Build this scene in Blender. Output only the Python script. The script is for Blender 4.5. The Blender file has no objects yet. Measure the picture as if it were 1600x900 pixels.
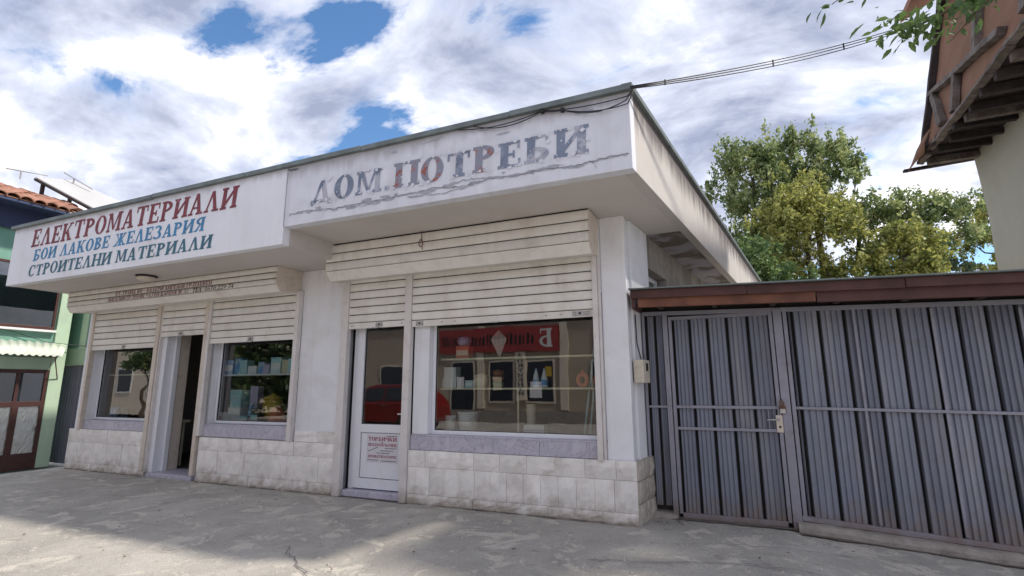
import bpy, bmesh, math, random
import numpy as np
from mathutils import Matrix, Vector, noise

random.seed(7)
rng = np.random.default_rng(7)
scene = bpy.context.scene
COL = scene.collection

# ------------------------------------------------------------------ camera
cam_d = bpy.data.cameras.new('camera')
cam_d.sensor_width = 36.0
cam_d.lens = 18.0
cam_d.clip_start = 0.05
cam_d.clip_end = 2000
cam = bpy.data.objects.new('camera', cam_d)
COL.objects.link(cam)
CAM = Vector((1.128, -6.055, 1.5))
R_ = ((0.917793, -0.389095, 0.079126), (0.397030, 0.901740, -0.170972), (-0.004826, 0.188333, 0.982093))
cam.matrix_world = Matrix(((R_[0][0], R_[0][2], -R_[0][1], CAM.x),
                           (R_[1][0], R_[1][2], -R_[1][1], CAM.y),
                           (R_[2][0], R_[2][2], -R_[2][1], CAM.z),
                           (0, 0, 0, 1)))
scene.camera = cam

# ------------------------------------------------------------------ sky and sun
SUN = Vector((3.4, 1.14, 4.42)).normalized()
EXPOSURE = 0.93
scene.view_settings.view_transform = 'Standard'
scene.view_settings.look = 'None'
scene.view_settings.gamma = 1.0
scene.view_settings.exposure = EXPOSURE
scene.view_settings.use_curve_mapping = False

world = bpy.data.worlds.new('World')
scene.world = world
world.use_nodes = True
nt = world.node_tree
nt.nodes.clear()


def N(t, typ, **kw):
    n = t.nodes.new(typ)
    for k, v in kw.items():
        if k == 'inp':
            for kk, vv in v.items():
                n.inputs[kk].default_value = vv
        else:
            setattr(n, k, v)
    return n


def ramp(t, stops, interp='EASE'):
    n = t.nodes.new('ShaderNodeValToRGB')
    n.color_ramp.interpolation = interp
    els = n.color_ramp.elements
    while len(els) < len(stops):
        els.new(0.5)
    for e, (p, c) in zip(els, stops):
        e.position = p
        e.color = (c, c, c, 1) if not hasattr(c, '__len__') else (*c, 1)
    return n


def build_world():
    L = nt.links.new
    out = N(nt, 'ShaderNodeOutputWorld')
    sky = N(nt, 'ShaderNodeTexSky', sky_type='NISHITA', sun_disc=False)
    sky.sun_elevation = math.asin(SUN.z)
    sky.sun_rotation = math.atan2(SUN.x, SUN.y)
    sky.air_density = 1.0
    sky.dust_density = 0.2
    sky.ozone_density = 2.0
    bg_sky = N(nt, 'ShaderNodeBackground', inp={'Strength': 0.105})
    hs = N(nt, 'ShaderNodeHueSaturation', inp={'Saturation': 1.16, 'Value': 1.0})
    L(sky.outputs[0], hs.inputs['Color'])
    L(hs.outputs[0], bg_sky.inputs[0])
    tc = N(nt, 'ShaderNodeTexCoord')
    sep = N(nt, 'ShaderNodeSeparateXYZ')
    L(tc.outputs['Generated'], sep.inputs[0])
    zc = N(nt, 'ShaderNodeMath', operation='MAXIMUM', inp={1: 0.0})
    L(sep.outputs[2], zc.inputs[0])
    za = N(nt, 'ShaderNodeMath', operation='ADD', inp={1: 0.22})
    L(zc.outputs[0], za.inputs[0])
    dx = N(nt, 'ShaderNodeMath', operation='DIVIDE')
    dy = N(nt, 'ShaderNodeMath', operation='DIVIDE')
    L(sep.outputs[0], dx.inputs[0]); L(za.outputs[0], dx.inputs[1])
    L(sep.outputs[1], dy.inputs[0]); L(za.outputs[0], dy.inputs[1])
    uv = N(nt, 'ShaderNodeCombineXYZ')
    L(dx.outputs[0], uv.inputs[0]); L(dy.outputs[0], uv.inputs[1])
    mp = N(nt, 'ShaderNodeMapping')
    mp.inputs['Location'].default_value = (CLOUD_OFF[0], CLOUD_OFF[1], CLOUD_OFF[2])
    mp.inputs['Rotation'].default_value = (0, 0, 0.5)
    mp.inputs['Scale'].default_value = (1.0, 1.35, 1)
    L(uv.outputs[0], mp.inputs[0])
    # cover: broken cloud with ragged edges, thinner where the blue shows
    n1 = N(nt, 'ShaderNodeTexNoise', inp={'Scale': 2.3, 'Detail': 12, 'Roughness': 0.60, 'Distortion': 0.35})
    L(mp.outputs[0], n1.inputs['Vector'])
    nw = N(nt, 'ShaderNodeTexNoise', inp={'Scale': 3.5, 'Detail': 6, 'Roughness': 0.6})
    L(uv.outputs[0], nw.inputs['Vector'])
    wsub = N(nt, 'ShaderNodeVectorMath', operation='SUBTRACT'); wsub.inputs[1].default_value = (0.5, 0.5, 0.5)
    L(nw.outputs['Color'], wsub.inputs[0])
    wscl = N(nt, 'ShaderNodeVectorMath', operation='SCALE'); wscl.inputs['Scale'].default_value = 0.30
    L(wsub.outputs[0], wscl.inputs[0])
    uvw = N(nt, 'ShaderNodeVectorMath', operation='ADD')
    L(uv.outputs[0], uvw.inputs[0]); L(wscl.outputs[0], uvw.inputs[1])
    st = N(nt, 'ShaderNodeMath', operation='MULTIPLY_ADD', inp={1: 1.7, 2: -0.35 + COVER})
    L(n1.outputs['Fac'], st.inputs[0])
    acc = st.outputs[0]
    for (hx, hy, rad, amt) in HOLES:
        dist = N(nt, 'ShaderNodeVectorMath', operation='DISTANCE')
        L(uvw.outputs[0], dist.inputs[0]); dist.inputs[1].default_value = (hx, hy, 0)
        mr = N(nt, 'ShaderNodeMapRange', interpolation_type='SMOOTHSTEP', inp={'From Min': 0.0, 'From Max': rad, 'To Min': amt, 'To Max': 0.0})
        L(dist.outputs['Value'], mr.inputs[0])
        sb = N(nt, 'ShaderNodeMath', operation='SUBTRACT')
        L(acc, sb.inputs[0]); L(mr.outputs[0], sb.inputs[1])
        acc = sb.outputs[0]
    cover = ramp(nt, [(0.38, 0.0), (0.50, 0.8), (0.62, 1.0)], 'LINEAR')
    L(acc, cover.inputs[0])
    # bright thin edges, grey thick bellies
    n2 = N(nt, 'ShaderNodeTexNoise', inp={'Scale': 2.0, 'Detail': 11, 'Roughness': 0.58, 'Distortion': 0.5})
    mp2 = N(nt, 'ShaderNodeMapping')
    mp2.inputs['Location'].default_value = (4.3 + CLOUD_OFF[0], 1.7 + CLOUD_OFF[1], 3)
    mp2.inputs['Scale'].default_value = (1.0, 1.3, 1)
    L(uv.outputs[0], mp2.inputs[0])
    L(mp2.outputs[0], n2.inputs['Vector'])
    ed = N(nt, 'ShaderNodeMath', operation='MULTIPLY_ADD', inp={1: -0.28, 2: 0.20})
    L(acc, ed.inputs[0])
    fa = N(nt, 'ShaderNodeMath', operation='ADD')
    L(n2.outputs['Fac'], fa.inputs[0]); L(ed.outputs[0], fa.inputs[1])
    sh = N(nt, 'ShaderNodeValToRGB')
    els = sh.color_ramp.elements
    els[0].position = 0.37; els[0].color = (0.24, 0.27, 0.37, 1)
    els[1].position = 0.70; els[1].color = (0.98, 0.94, 0.97, 1)
    e = els.new(0.53); e.color = (0.50, 0.53, 0.63, 1)
    L(fa.outputs[0], sh.inputs[0])
    bg_c = N(nt, 'ShaderNodeBackground', inp={'Strength': CLOUD_STR})
    L(sh.outputs[0], bg_c.inputs[0])
    mix = N(nt, 'ShaderNodeMixShader')
    L(cover.outputs[0], mix.inputs[0])
    L(bg_sky.outputs[0], mix.inputs[1])
    L(bg_c.outputs[0], mix.inputs[2])
    L(mix.outputs[0], out.inputs[0])


CLOUD_OFF = (0.0, 0.0, 0.0)
CLOUD_STR = 0.90
COVER = 0.155
HOLES = ((-0.93, 1.18, 0.34, 0.28), (-0.80, 0.95, 0.24, 0.27), (-0.50, 0.77, 0.26, 0.29), (-0.66, 0.76, 0.14, 0.2), (-0.88, 0.64, 0.16, 0.2), (-1.12, 0.60, 0.14, 0.16), (0.66, 2.32, 0.6, 0.40))
build_world()

sd = bpy.data.lights.new('sun', 'SUN')
sd.energy = 2.5
sd.angle = math.radians(3.0)
sd.color = (1.0, 0.93, 0.82)
sun = bpy.data.objects.new('sun', sd)
COL.objects.link(sun)
sun.rotation_euler = (-SUN).to_track_quat('-Z', 'Y').to_euler()
sun.location = SUN * 40

# ------------------------------------------------------------------ materials
MATS = {}


def pm(name, base, rough=0.8, var=0.12, scale=2.5, bump=0.15, bscale=60.0, metal=0.0, stain=None, stain_amt=0.5,
       stain_scale=1.2, stain_lo=0.5, stain_hi=0.7, streak=None, island=0.0, spec=0.4, coat=0.0, bdist=0.004, streak_scale=7.0):
    """procedural paint/plaster/metal: mottled base, optional stain patches, vertical streaks, fine relief"""
    m = bpy.data.materials.new(name)
    m.use_nodes = True
    t = m.node_tree
    L = t.links.new
    b = t.nodes['Principled BSDF']
    geo = N(t, 'ShaderNodeNewGeometry')
    n = N(t, 'ShaderNodeTexNoise', inp={'Scale': scale, 'Detail': 6, 'Roughness': 0.6})
    L(geo.outputs['Position'], n.inputs['Vector'])
    r = N(t, 'ShaderNodeValToRGB')
    lo = [c * (1 - var) for c in base]
    hi = [min(1, c * (1 + var)) for c in base]
    r.color_ramp.elements[0].position = 0.3; r.color_ramp.elements[0].color = (*lo, 1)
    r.color_ramp.elements[1].position = 0.7; r.color_ramp.elements[1].color = (*hi, 1)
    L(n.outputs['Fac'], r.inputs[0])
    col = r.outputs[0]
    if stain is not None:
        n3 = N(t, 'ShaderNodeTexNoise', inp={'Scale': stain_scale, 'Detail': 8, 'Roughness': 0.65, 'Distortion': 0.4})
        L(geo.outputs['Position'], n3.inputs['Vector'])
        r3 = ramp(t, [(stain_lo, 0.0), (stain_hi, stain_amt)], 'LINEAR')
        L(n3.outputs['Fac'], r3.inputs[0])
        mx = N(t, 'ShaderNodeMix', data_type='RGBA')
        L(r3.outputs[0], mx.inputs[0])
        L(col, mx.inputs[6]); mx.inputs[7].default_value = (*stain, 1)
        col = mx.outputs[2]
    if streak is not None:
        mp = N(t, 'ShaderNodeMapping')
        mp.inputs['Scale'].default_value = (streak_scale, streak_scale, 0.35)
        L(geo.outputs['Position'], mp.inputs[0])
        n4 = N(t, 'ShaderNodeTexNoise', inp={'Scale': 1.0, 'Detail': 5, 'Roughness': 0.6})
        L(mp.outputs[0], n4.inputs['Vector'])
        r4 = ramp(t, [(0.5, 0.0), (0.78, streak[1])], 'LINEAR')
        L(n4.outputs['Fac'], r4.inputs[0])
        mx = N(t, 'ShaderNodeMix', data_type='RGBA')
        L(r4.outputs[0], mx.inputs[0])
        L(col, mx.inputs[6]); mx.inputs[7].default_value = (*streak[0], 1)
        col = mx.outputs[2]
    if island > 0:
        mr = N(t, 'ShaderNodeMapRange', inp={'From Min': 0, 'From Max': 1, 'To Min': 1 - island, 'To Max': 1 + island})
        oi = N(t, 'ShaderNodeObjectInfo')
        L(oi.outputs['Random'], mr.inputs[0])
        mx = N(t, 'ShaderNodeMix', data_type='RGBA', blend_type='MULTIPLY')
        mx.inputs[0].default_value = 1
        L(col, mx.inputs[6]); L(mr.outputs[0], mx.inputs[7])
        col = mx.outputs[2]
    L(col, b.inputs['Base Color'])
    b.inputs['Roughness'].default_value = rough
    b.inputs['Metallic'].default_value = metal
    b.inputs['Specular IOR Level'].default_value = spec
    b.inputs['Coat Weight'].default_value = coat
    if bump > 0:
        nb = N(t, 'ShaderNodeTexNoise', inp={'Scale': bscale, 'Detail': 5, 'Roughness': 0.65})
        L(geo.outputs['Position'], nb.inputs['Vector'])
        bp = N(t, 'ShaderNodeBump', inp={'Strength': bump, 'Distance': bdist})
        L(nb.outputs['Fac'], bp.inputs['Height'])
        L(bp.outputs[0], b.inputs['Normal'])
    MATS[name] = m
    return m


pm('fascia_white', (0.745, 0.76, 0.82), 0.75, 0.05, 1.3, 0.12, 90, stain=(0.50, 0.48, 0.50), stain_amt=0.35, stain_scale=1.6,
   stain_lo=0.55, stain_hi=0.8, streak=((0.52, 0.50, 0.51), 0.25))
pm('fascia_old', (0.66, 0.675, 0.75), 0.8, 0.07, 2.2, 0.2, 50, stain=(0.47, 0.46, 0.50), stain_amt=0.45, stain_scale=2.3,
   stain_lo=0.52, stain_hi=0.75, streak=((0.42, 0.41, 0.43), 0.4))
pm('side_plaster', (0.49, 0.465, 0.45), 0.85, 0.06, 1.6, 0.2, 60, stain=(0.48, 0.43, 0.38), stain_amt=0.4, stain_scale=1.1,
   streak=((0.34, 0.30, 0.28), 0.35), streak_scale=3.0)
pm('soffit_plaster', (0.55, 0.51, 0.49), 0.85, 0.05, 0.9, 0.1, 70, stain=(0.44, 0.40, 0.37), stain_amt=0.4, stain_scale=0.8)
pm('wall_plaster', (0.735, 0.745, 0.785), 0.8, 0.06, 1.3, 0.12, 80, stain=(0.52, 0.49, 0.46), stain_amt=0.45, stain_scale=1.1,
   streak=((0.50, 0.47, 0.44), 0.35))
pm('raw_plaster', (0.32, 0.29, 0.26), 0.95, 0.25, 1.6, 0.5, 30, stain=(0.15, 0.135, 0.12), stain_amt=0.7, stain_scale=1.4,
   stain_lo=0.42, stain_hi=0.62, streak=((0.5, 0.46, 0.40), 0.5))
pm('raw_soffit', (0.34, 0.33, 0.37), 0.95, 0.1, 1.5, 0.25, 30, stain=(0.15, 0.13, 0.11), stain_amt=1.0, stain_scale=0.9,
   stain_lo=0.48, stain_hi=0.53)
pm('stone_tile', (0.76, 0.73, 0.70), 0.8, 0.10, 5.0, 0.6, 22, stain=(0.45, 0.40, 0.35), stain_amt=0.5, stain_scale=4,
   island=0.07)
pm('stone_tile_dark', (0.42, 0.38, 0.33), 0.85, 0.25, 6.0, 0.5, 45, stain=(0.2, 0.17, 0.13), stain_amt=0.7, stain_scale=5,
   island=0.1)
pm('grout', (0.48, 0.44, 0.41), 0.95, 0.15, 8, 0.3, 80)
pm('shutter', (0.71, 0.69, 0.655), 0.5, 0.05, 3, 0.05, 60, stain=(0.48, 0.42, 0.36), stain_amt=0.4, stain_scale=3.5, island=0.05,
   streak=((0.40, 0.36, 0.32), 0.3))
pm('shutter_rail', (0.64, 0.61, 0.60), 0.45, 0.05, 3, 0.04, 60, stain=(0.42, 0.36, 0.30), stain_amt=0.4, stain_scale=5,
   streak=((0.42, 0.38, 0.35), 0.3))
pm('old_rail', (0.60, 0.53, 0.46), 0.5, 0.06, 3, 0.05, 60, stain=(0.35, 0.27, 0.2), stain_amt=0.5, stain_scale=6)
pm('pvc_white', (0.74, 0.75, 0.80), 0.3, 0.03, 4, 0.0, stain=(0.58, 0.56, 0.55), stain_amt=0.3, stain_scale=4)
pm('gasket', (0.02, 0.02, 0.022), 0.6, 0.1, 5, 0)
pm('flashing', (0.16, 0.19, 0.19), 0.5, 0.2, 4, 0.1, 30, metal=0.3, stain=(0.07, 0.07, 0.07), stain_amt=0.6, stain_scale=3)
pm('black', (0.015, 0.015, 0.017), 0.6, 0.1, 5, 0)
pm('cable_black', (0.02, 0.02, 0.025), 0.5, 0.1, 5, 0)
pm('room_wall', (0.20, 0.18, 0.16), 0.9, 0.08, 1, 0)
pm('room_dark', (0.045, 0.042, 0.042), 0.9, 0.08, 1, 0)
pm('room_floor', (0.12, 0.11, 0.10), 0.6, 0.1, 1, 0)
pm('shelf_board', (0.78, 0.72, 0.52), 0.4, 0.05, 3, 0)
pm('gate_frame', (0.25, 0.25, 0.30), 0.5, 0.12, 4, 0.08, 40, metal=0.25, stain=(0.16, 0.11, 0.09), stain_amt=0.5, stain_scale=7,
   stain_lo=0.58, stain_hi=0.72)
pm('gate_sheet', (0.16, 0.172, 0.222), 0.45, 0.12, 1.6, 0.06, 30, metal=0.15, stain=(0.13, 0.12, 0.12), stain_amt=0.5, stain_scale=2.2,
   streak=((0.32, 0.32, 0.33), 0.6), island=0.16)
pm('beam_wood', (0.075, 0.030, 0.026), 0.6, 0.35, 2.5, 0.3, 25, stain=(0.05, 0.02, 0.018), stain_amt=0.6, stain_scale=2.0)
pm('beam_wood_light', (0.15, 0.06, 0.036), 0.65, 0.35, 3.5, 0.3, 25, stain=(0.06, 0.025, 0.02), stain_amt=0.7, stain_scale=2.4)
pm('kerb_concrete', (0.30, 0.27, 0.24), 0.95, 0.2, 7, 0.7, 25, stain=(0.13, 0.11, 0.1), stain_amt=0.6, stain_scale=6, bdist=0.02)
pm('rust', (0.16, 0.09, 0.06), 0.85, 0.3, 9, 0.3, 60)
pm('steel', (0.42, 0.41, 0.40), 0.4, 0.15, 9, 0.05, 60, metal=0.8)
pm('box_cream', (0.55, 0.50, 0.42), 0.5, 0.06, 6, 0.03, stain=(0.3, 0.24, 0.18), stain_amt=0.4, stain_scale=8)
pm('old_wood', (0.14, 0.115, 0.10), 0.9, 0.45, 6, 0.8, 26, stain=(0.05, 0.04, 0.04), stain_amt=0.7, stain_scale=7, streak=((0.28, 0.25, 0.23), 0.6), island=0.2)
pm('dark_wood', (0.045, 0.036, 0.035), 0.95, 0.35, 5, 0.5, 30, island=0.25)
pm('adobe', (0.225, 0.12, 0.075), 0.95, 0.2, 1.6, 0.8, 9, stain=(0.22, 0.115, 0.075), stain_amt=0.6, stain_scale=2.2, bdist=0.012)
pm('house_plaster', (0.42, 0.41, 0.33), 0.95, 0.07, 1.4, 0.3, 25, stain=(0.40, 0.38, 0.30), stain_amt=0.6, stain_scale=1.0, bdist=0.01)
pm('mint', (0.44, 0.57, 0.42), 0.8, 0.06, 2, 0.1, 50, stain=(0.32, 0.42, 0.32), stain_amt=0.3)
pm('green_wall', (0.18, 0.35, 0.28), 0.85, 0.08, 2, 0.1, 50, stain=(0.12, 0.26, 0.22), stain_amt=0.4)
pm('maroon', (0.065, 0.026, 0.022), 0.5, 0.15, 5, 0.05)
pm('curtain', (0.20, 0.25, 0.24), 0.9, 0.25, 3, 0.2, 20)
pm('foil', (0.60, 0.60, 0.56), 0.28, 0.1, 8, 0, metal=0.9)
pm('navy_soffit', (0.035, 0.05, 0.11), 0.7, 0.1, 2, 0.0)
pm('roof_tile', (0.31, 0.155, 0.105), 0.85, 0.15, 5, 0.2, 40, island=0.25, stain=(0.2, 0.1, 0.07), stain_amt=0.5, stain_scale=7)
pm('sheet_grey', (0.48, 0.48, 0.48), 0.5, 0.06, 2, 0.05, 20, metal=0.1)
pm('canopy_sheet', (0.55, 0.60, 0.52), 0.6, 0.1, 3, 0.0, stain=(0.33, 0.34, 0.28), stain_amt=0.5, stain_scale=4)
pm('passage_gate', (0.20, 0.20, 0.24), 0.5, 0.12, 2, 0.0, metal=0.3)
pm('bark', (0.10, 0.075, 0.055), 0.95, 0.3, 8, 0.7, 20, bdist=0.03)
pm('opp_wall', (0.43, 0.36, 0.28), 0.9, 0.08, 1.0, 0.2, 30)
pm('opp_pale', (0.68, 0.61, 0.50), 0.9, 0.08, 1.0, 0.2, 30)
pm('opp_dark', (0.03, 0.035, 0.045), 0.25, 0.1, 1.0, 0)
pm('sign_red', (0.34, 0.05, 0.05), 0.5, 0.06, 2, 0)
pm('letter_white', (0.75, 0.75, 0.75), 0.6, 0.04, 4, 0)
pm('letter_black', (0.02, 0.02, 0.02), 0.6, 0.1, 4, 0)
pm('car_red', (0.20, 0.012, 0.010), 0.25, 0.04, 2, 0, coat=0.6)
pm('tyre', (0.02, 0.02, 0.02), 0.85, 0.1, 8, 0)
pm('goods_white', (0.82, 0.82, 0.82), 0.5, 0.04, 4, 0)
pm('goods_cream', (0.66, 0.60, 0.45), 0.5, 0.06, 4, 0)
pm('goods_blue', (0.16, 0.36, 0.68), 0.45, 0.12, 12, 0, stain=(0.6, 0.65, 0.7), stain_amt=0.8, stain_scale=14, stain_lo=0.5, stain_hi=0.55)
pm('goods_teal', (0.38, 0.68, 0.74), 0.45, 0.12, 12, 0, stain=(0.65, 0.7, 0.72), stain_amt=0.8, stain_scale=11, stain_lo=0.5, stain_hi=0.55)
pm('goods_lilac', (0.5, 0.45, 0.62), 0.45, 0.1, 8, 0)
pm('goods_orange', (0.62, 0.16, 0.08), 0.4, 0.08, 6, 0)
pm('goods_yellow', (0.55, 0.38, 0.05), 0.4, 0.08, 6, 0)
pm('goods_brown', (0.30, 0.12, 0.06), 0.3, 0.1, 6, 0)
pm('goods_dark', (0.05, 0.07, 0.09), 0.4, 0.1, 6, 0)
pm('goods_green', (0.10, 0.22, 0.12), 0.5, 0.1, 6, 0)
pm('letter_red', (0.20, 0.045, 0.06), 0.7, 0.25, 7, 0, stain=(0.6, 0.55, 0.57), stain_amt=0.35, stain_scale=14, stain_lo=0.58, stain_hi=0.7)
pm('letter_blue', (0.05, 0.22, 0.42), 0.7, 0.25, 5, 0, stain=(0.6, 0.62, 0.66), stain_amt=0.35, stain_scale=14, stain_lo=0.58, stain_hi=0.7)
pm('letter_teal', (0.045, 0.14, 0.20), 0.7, 0.25, 5, 0, stain=(0.6, 0.62, 0.66), stain_amt=0.35, stain_scale=14, stain_lo=0.58, stain_hi=0.7)
pm('letter_faded', (0.18, 0.215, 0.30), 0.85, 0.3, 4, 0.3, 40, stain=(0.50, 0.50, 0.57), stain_amt=0.8, stain_scale=4.5, stain_lo=0.50, stain_hi=0.62)
pm('letter_faded_red', (0.33, 0.12, 0.10), 0.85, 0.25, 5, 0.3, 40, stain=(0.25, 0.26, 0.33), stain_amt=1.0, stain_scale=6, stain_lo=0.43, stain_hi=0.47)
pm('peeled', (0.36, 0.37, 0.43), 0.95, 0.2, 9, 0.4, 40)
pm('crack', (0.13, 0.12, 0.13), 0.95, 0.3, 12, 0)
pm('paper', (0.62, 0.60, 0.64), 0.7, 0.03, 5, 0)
pm('sign_ink_red', (0.30, 0.03, 0.06), 0.6, 0.1, 5, 0)
pm('sign_ink_dark', (0.07, 0.06, 0.10), 0.6, 0.1, 5, 0)
pm('pebble', (0.42, 0.385, 0.335), 0.95, 0.3, 20, 0, island=0.0)
pm('dirt', (0.15, 0.125, 0.105), 0.95, 0.3, 8, 0.3, 60)
pm('dry_leaf', (0.11, 0.075, 0.045), 0.9, 0.3, 20, 0)


def marble():
    m = bpy.data.materials.new('marble')
    m.use_nodes = True
    t = m.node_tree
    L = t.links.new
    b = t.nodes['Principled BSDF']
    geo = N(t, 'ShaderNodeNewGeometry')
    n = N(t, 'ShaderNodeTexNoise', inp={'Scale': 5.0, 'Detail': 7, 'Roughness': 0.6, 'Distortion': 1.2})
    L(geo.outputs['Position'], n.inputs['Vector'])
    r = N(t, 'ShaderNodeValToRGB')
    e = r.color_ramp.elements
    e[0].position = 0.30; e[0].color = (0.36, 0.35, 0.43, 1)
    e[1].position = 0.7; e[1].color = (0.50, 0.48, 0.55, 1)
    a = e.new(0.485); a.color = (0.46, 0.44, 0.52, 1)
    a = e.new(0.50); a.color = (0.24, 0.22, 0.28, 1)
    a = e.new(0.515); a.color = (0.46, 0.44, 0.52, 1)
    L(n.outputs['Fac'], r.inputs[0])
    L(r.outputs[0], b.inputs['Base Color'])
    b.inputs['Roughness'].default_value = 0.4
    MATS['marble'] = m


marble()


def runoff(m, ztop, depth, color, amt):
    """dark run-off dirt below the roof edge, broken into vertical runs"""
    t = MATS[m].node_tree
    L = t.links.new
    b = t.nodes['Principled BSDF']
    src = b.inputs['Base Color'].links[0].from_socket
    geo = N(t, 'ShaderNodeNewGeometry')
    sep = N(t, 'ShaderNodeSeparateXYZ')
    L(geo.outputs['Position'], sep.inputs[0])
    mp = N(t, 'ShaderNodeMapping')
    mp.inputs['Scale'].default_value = (5, 5, 0.5)
    L(geo.outputs['Position'], mp.inputs[0])
    n = N(t, 'ShaderNodeTexNoise', inp={'Scale': 1.0, 'Detail': 6, 'Roughness': 0.65})
    L(mp.outputs[0], n.inputs['Vector'])
    mr = N(t, 'ShaderNodeMapRange', inp={'From Min': ztop - depth, 'From Max': ztop, 'To Min': 0.0, 'To Max': 0.62})
    L(sep.outputs[2], mr.inputs[0])
    ad = N(t, 'ShaderNodeMath', operation='ADD')
    L(mr.outputs[0], ad.inputs[0]); L(n.outputs['Fac'], ad.inputs[1])
    r = ramp(t, [(0.68, 0.0), (1.0, amt)], 'LINEAR')
    L(ad.outputs[0], r.inputs[0])
    mx = N(t, 'ShaderNodeMix', data_type='RGBA')
    L(r.outputs[0], mx.inputs[0]); L(src, mx.inputs[6]); mx.inputs[7].default_value = (*color, 1)
    L(mx.outputs[2], b.inputs['Base Color'])


def splash(m, top, color, amt):
    """mud splashed up from the paving, ragged and strongest at the foot"""
    t = MATS[m].node_tree
    L = t.links.new
    b = t.nodes['Principled BSDF']
    src = b.inputs['Base Color'].links[0].from_socket
    geo = N(t, 'ShaderNodeNewGeometry')
    sep = N(t, 'ShaderNodeSeparateXYZ')
    L(geo.outputs['Position'], sep.inputs[0])
    n = N(t, 'ShaderNodeTexNoise', inp={'Scale': 6.0, 'Detail': 8, 'Roughness': 0.7})
    L(geo.outputs['Position'], n.inputs['Vector'])
    mr = N(t, 'ShaderNodeMapRange', inp={'From Min': 0.0, 'From Max': top, 'To Min': 0.45, 'To Max': 0.0})
    L(sep.outputs[2], mr.inputs[0])
    ad = N(t, 'ShaderNodeMath', operation='ADD')
    L(mr.outputs[0], ad.inputs[0]); L(n.outputs['Fac'], ad.inputs[1])
    r = ramp(t, [(0.62, 0.0), (0.95, amt)], 'LINEAR')
    L(ad.outputs[0], r.inputs[0])
    mx = N(t, 'ShaderNodeMix', data_type='RGBA')
    L(r.outputs[0], mx.inputs[0]); L(src, mx.inputs[6]); mx.inputs[7].default_value = (*color, 1)
    L(mx.outputs[2], b.inputs['Base Color'])


splash('stone_tile', 0.28, (0.33, 0.28, 0.22), 0.8)
splash('gate_sheet', 0.45, (0.20, 0.15, 0.12), 0.7)
splash('gate_frame', 0.35, (0.20, 0.14, 0.11), 0.7)
splash('shutter_rail', 0.3, (0.30, 0.25, 0.2), 0.7)
runoff('side_plaster', 4.38, 0.55, (0.10, 0.085, 0.09), 0.9)
runoff('fascia_old', 4.38, 0.25, (0.30, 0.29, 0.31), 0.6)
runoff('fascia_white', 4.38, 0.18, (0.34, 0.33, 0.36), 0.5)


def glass(name, refl=0.16, tint=(0.80, 0.86, 0.86)):
    m = bpy.data.materials.new(name)
    m.use_nodes = True
    t = m.node_tree
    L = t.links.new
    t.nodes.clear()
    out = N(t, 'ShaderNodeOutputMaterial')
    tr = N(t, 'ShaderNodeBsdfTransparent')
    tr.inputs[0].default_value = (*tint, 1)
    gl = N(t, 'ShaderNodeBsdfGlossy', inp={'Roughness': 0.012})
    gl.inputs[0].default_value = (0.95, 0.95, 0.97, 1)
    fr = N(t, 'ShaderNodeFresnel', inp={'IOR': 1.5})
    ad = N(t, 'ShaderNodeMath', operation='ADD', use_clamp=True, inp={1: refl})
    L(fr.outputs[0], ad.inputs[0])
    geo = N(t, 'ShaderNodeNewGeometry')
    nb = N(t, 'ShaderNodeTexNoise', inp={'Scale': 1.6, 'Detail': 2})
    L(geo.outputs['Position'], nb.inputs['Vector'])
    bp = N(t, 'ShaderNodeBump', inp={'Strength': 0.25, 'Distance': 0.004})
    L(nb.outputs['Fac'], bp.inputs['Height'])
    L(bp.outputs[0], gl.inputs['Normal'])
    mx = N(t, 'ShaderNodeMixShader')
    L(ad.outputs[0], mx.inputs[0]); L(tr.outputs[0], mx.inputs[1]); L(gl.outputs[0], mx.inputs[2])
    L(mx.outputs[0], out.inputs[0])
    MATS[name] = m


glass('window_glass', 0.12)
glass('dark_glass', 0.20, (0.55, 0.6, 0.6))


def leafmat(name, dark, light, warm):
    m = bpy.data.materials.new(name)
    m.use_nodes = True
    t = m.node_tree
    L = t.links.new
    t.nodes.clear()
    out = N(t, 'ShaderNodeOutputMaterial')
    geo = N(t, 'ShaderNodeNewGeometry')
    n = N(t, 'ShaderNodeTexNoise', inp={'Scale': 0.7, 'Detail': 4, 'Roughness': 0.6})
    L(geo.outputs['Position'], n.inputs['Vector'])
    ad = N(t, 'ShaderNodeMath', operation='MULTIPLY_ADD', inp={1: 0.42, 2: -0.21})
    L(geo.outputs['Random Per Island'], ad.inputs[0])
    a2 = N(t, 'ShaderNodeMath', operation='ADD')
    L(n.outputs['Fac'], a2.inputs[0]); L(ad.outputs[0], a2.inputs[1])
    r = N(t, 'ShaderNodeValToRGB')
    e = r.color_ramp.elements
    e[0].position = 0.28; e[0].color = (*dark, 1)
    e[1].position = 0.75; e[1].color = (*warm, 1)
    x = e.new(0.52); x.color = (*light, 1)
    L(a2.outputs[0], r.inputs[0])
    df = N(t, 'ShaderNodeBsdfDiffuse')
    tl = N(t, 'ShaderNodeBsdfTranslucent')
    gs = N(t, 'ShaderNodeBsdfGlossy', inp={'Roughness': 0.45})
    gs.inputs[0].default_value = (0.6, 0.65, 0.6, 1)
    L(r.outputs[0], df.inputs[0]); L(r.outputs[0], tl.inputs[0])
    m1 = N(t, 'ShaderNodeMixShader', inp={0: 0.48})
    L(df.outputs[0], m1.inputs[1]); L(tl.outputs[0], m1.inputs[2])
    m2 = N(t, 'ShaderNodeMixShader', inp={0: 0.06})
    L(m1.outputs[0], m2.inputs[1]); L(gs.outputs[0], m2.inputs[2])
    L(m2.outputs[0], out.inputs[0])
    MATS[name] = m


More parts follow.
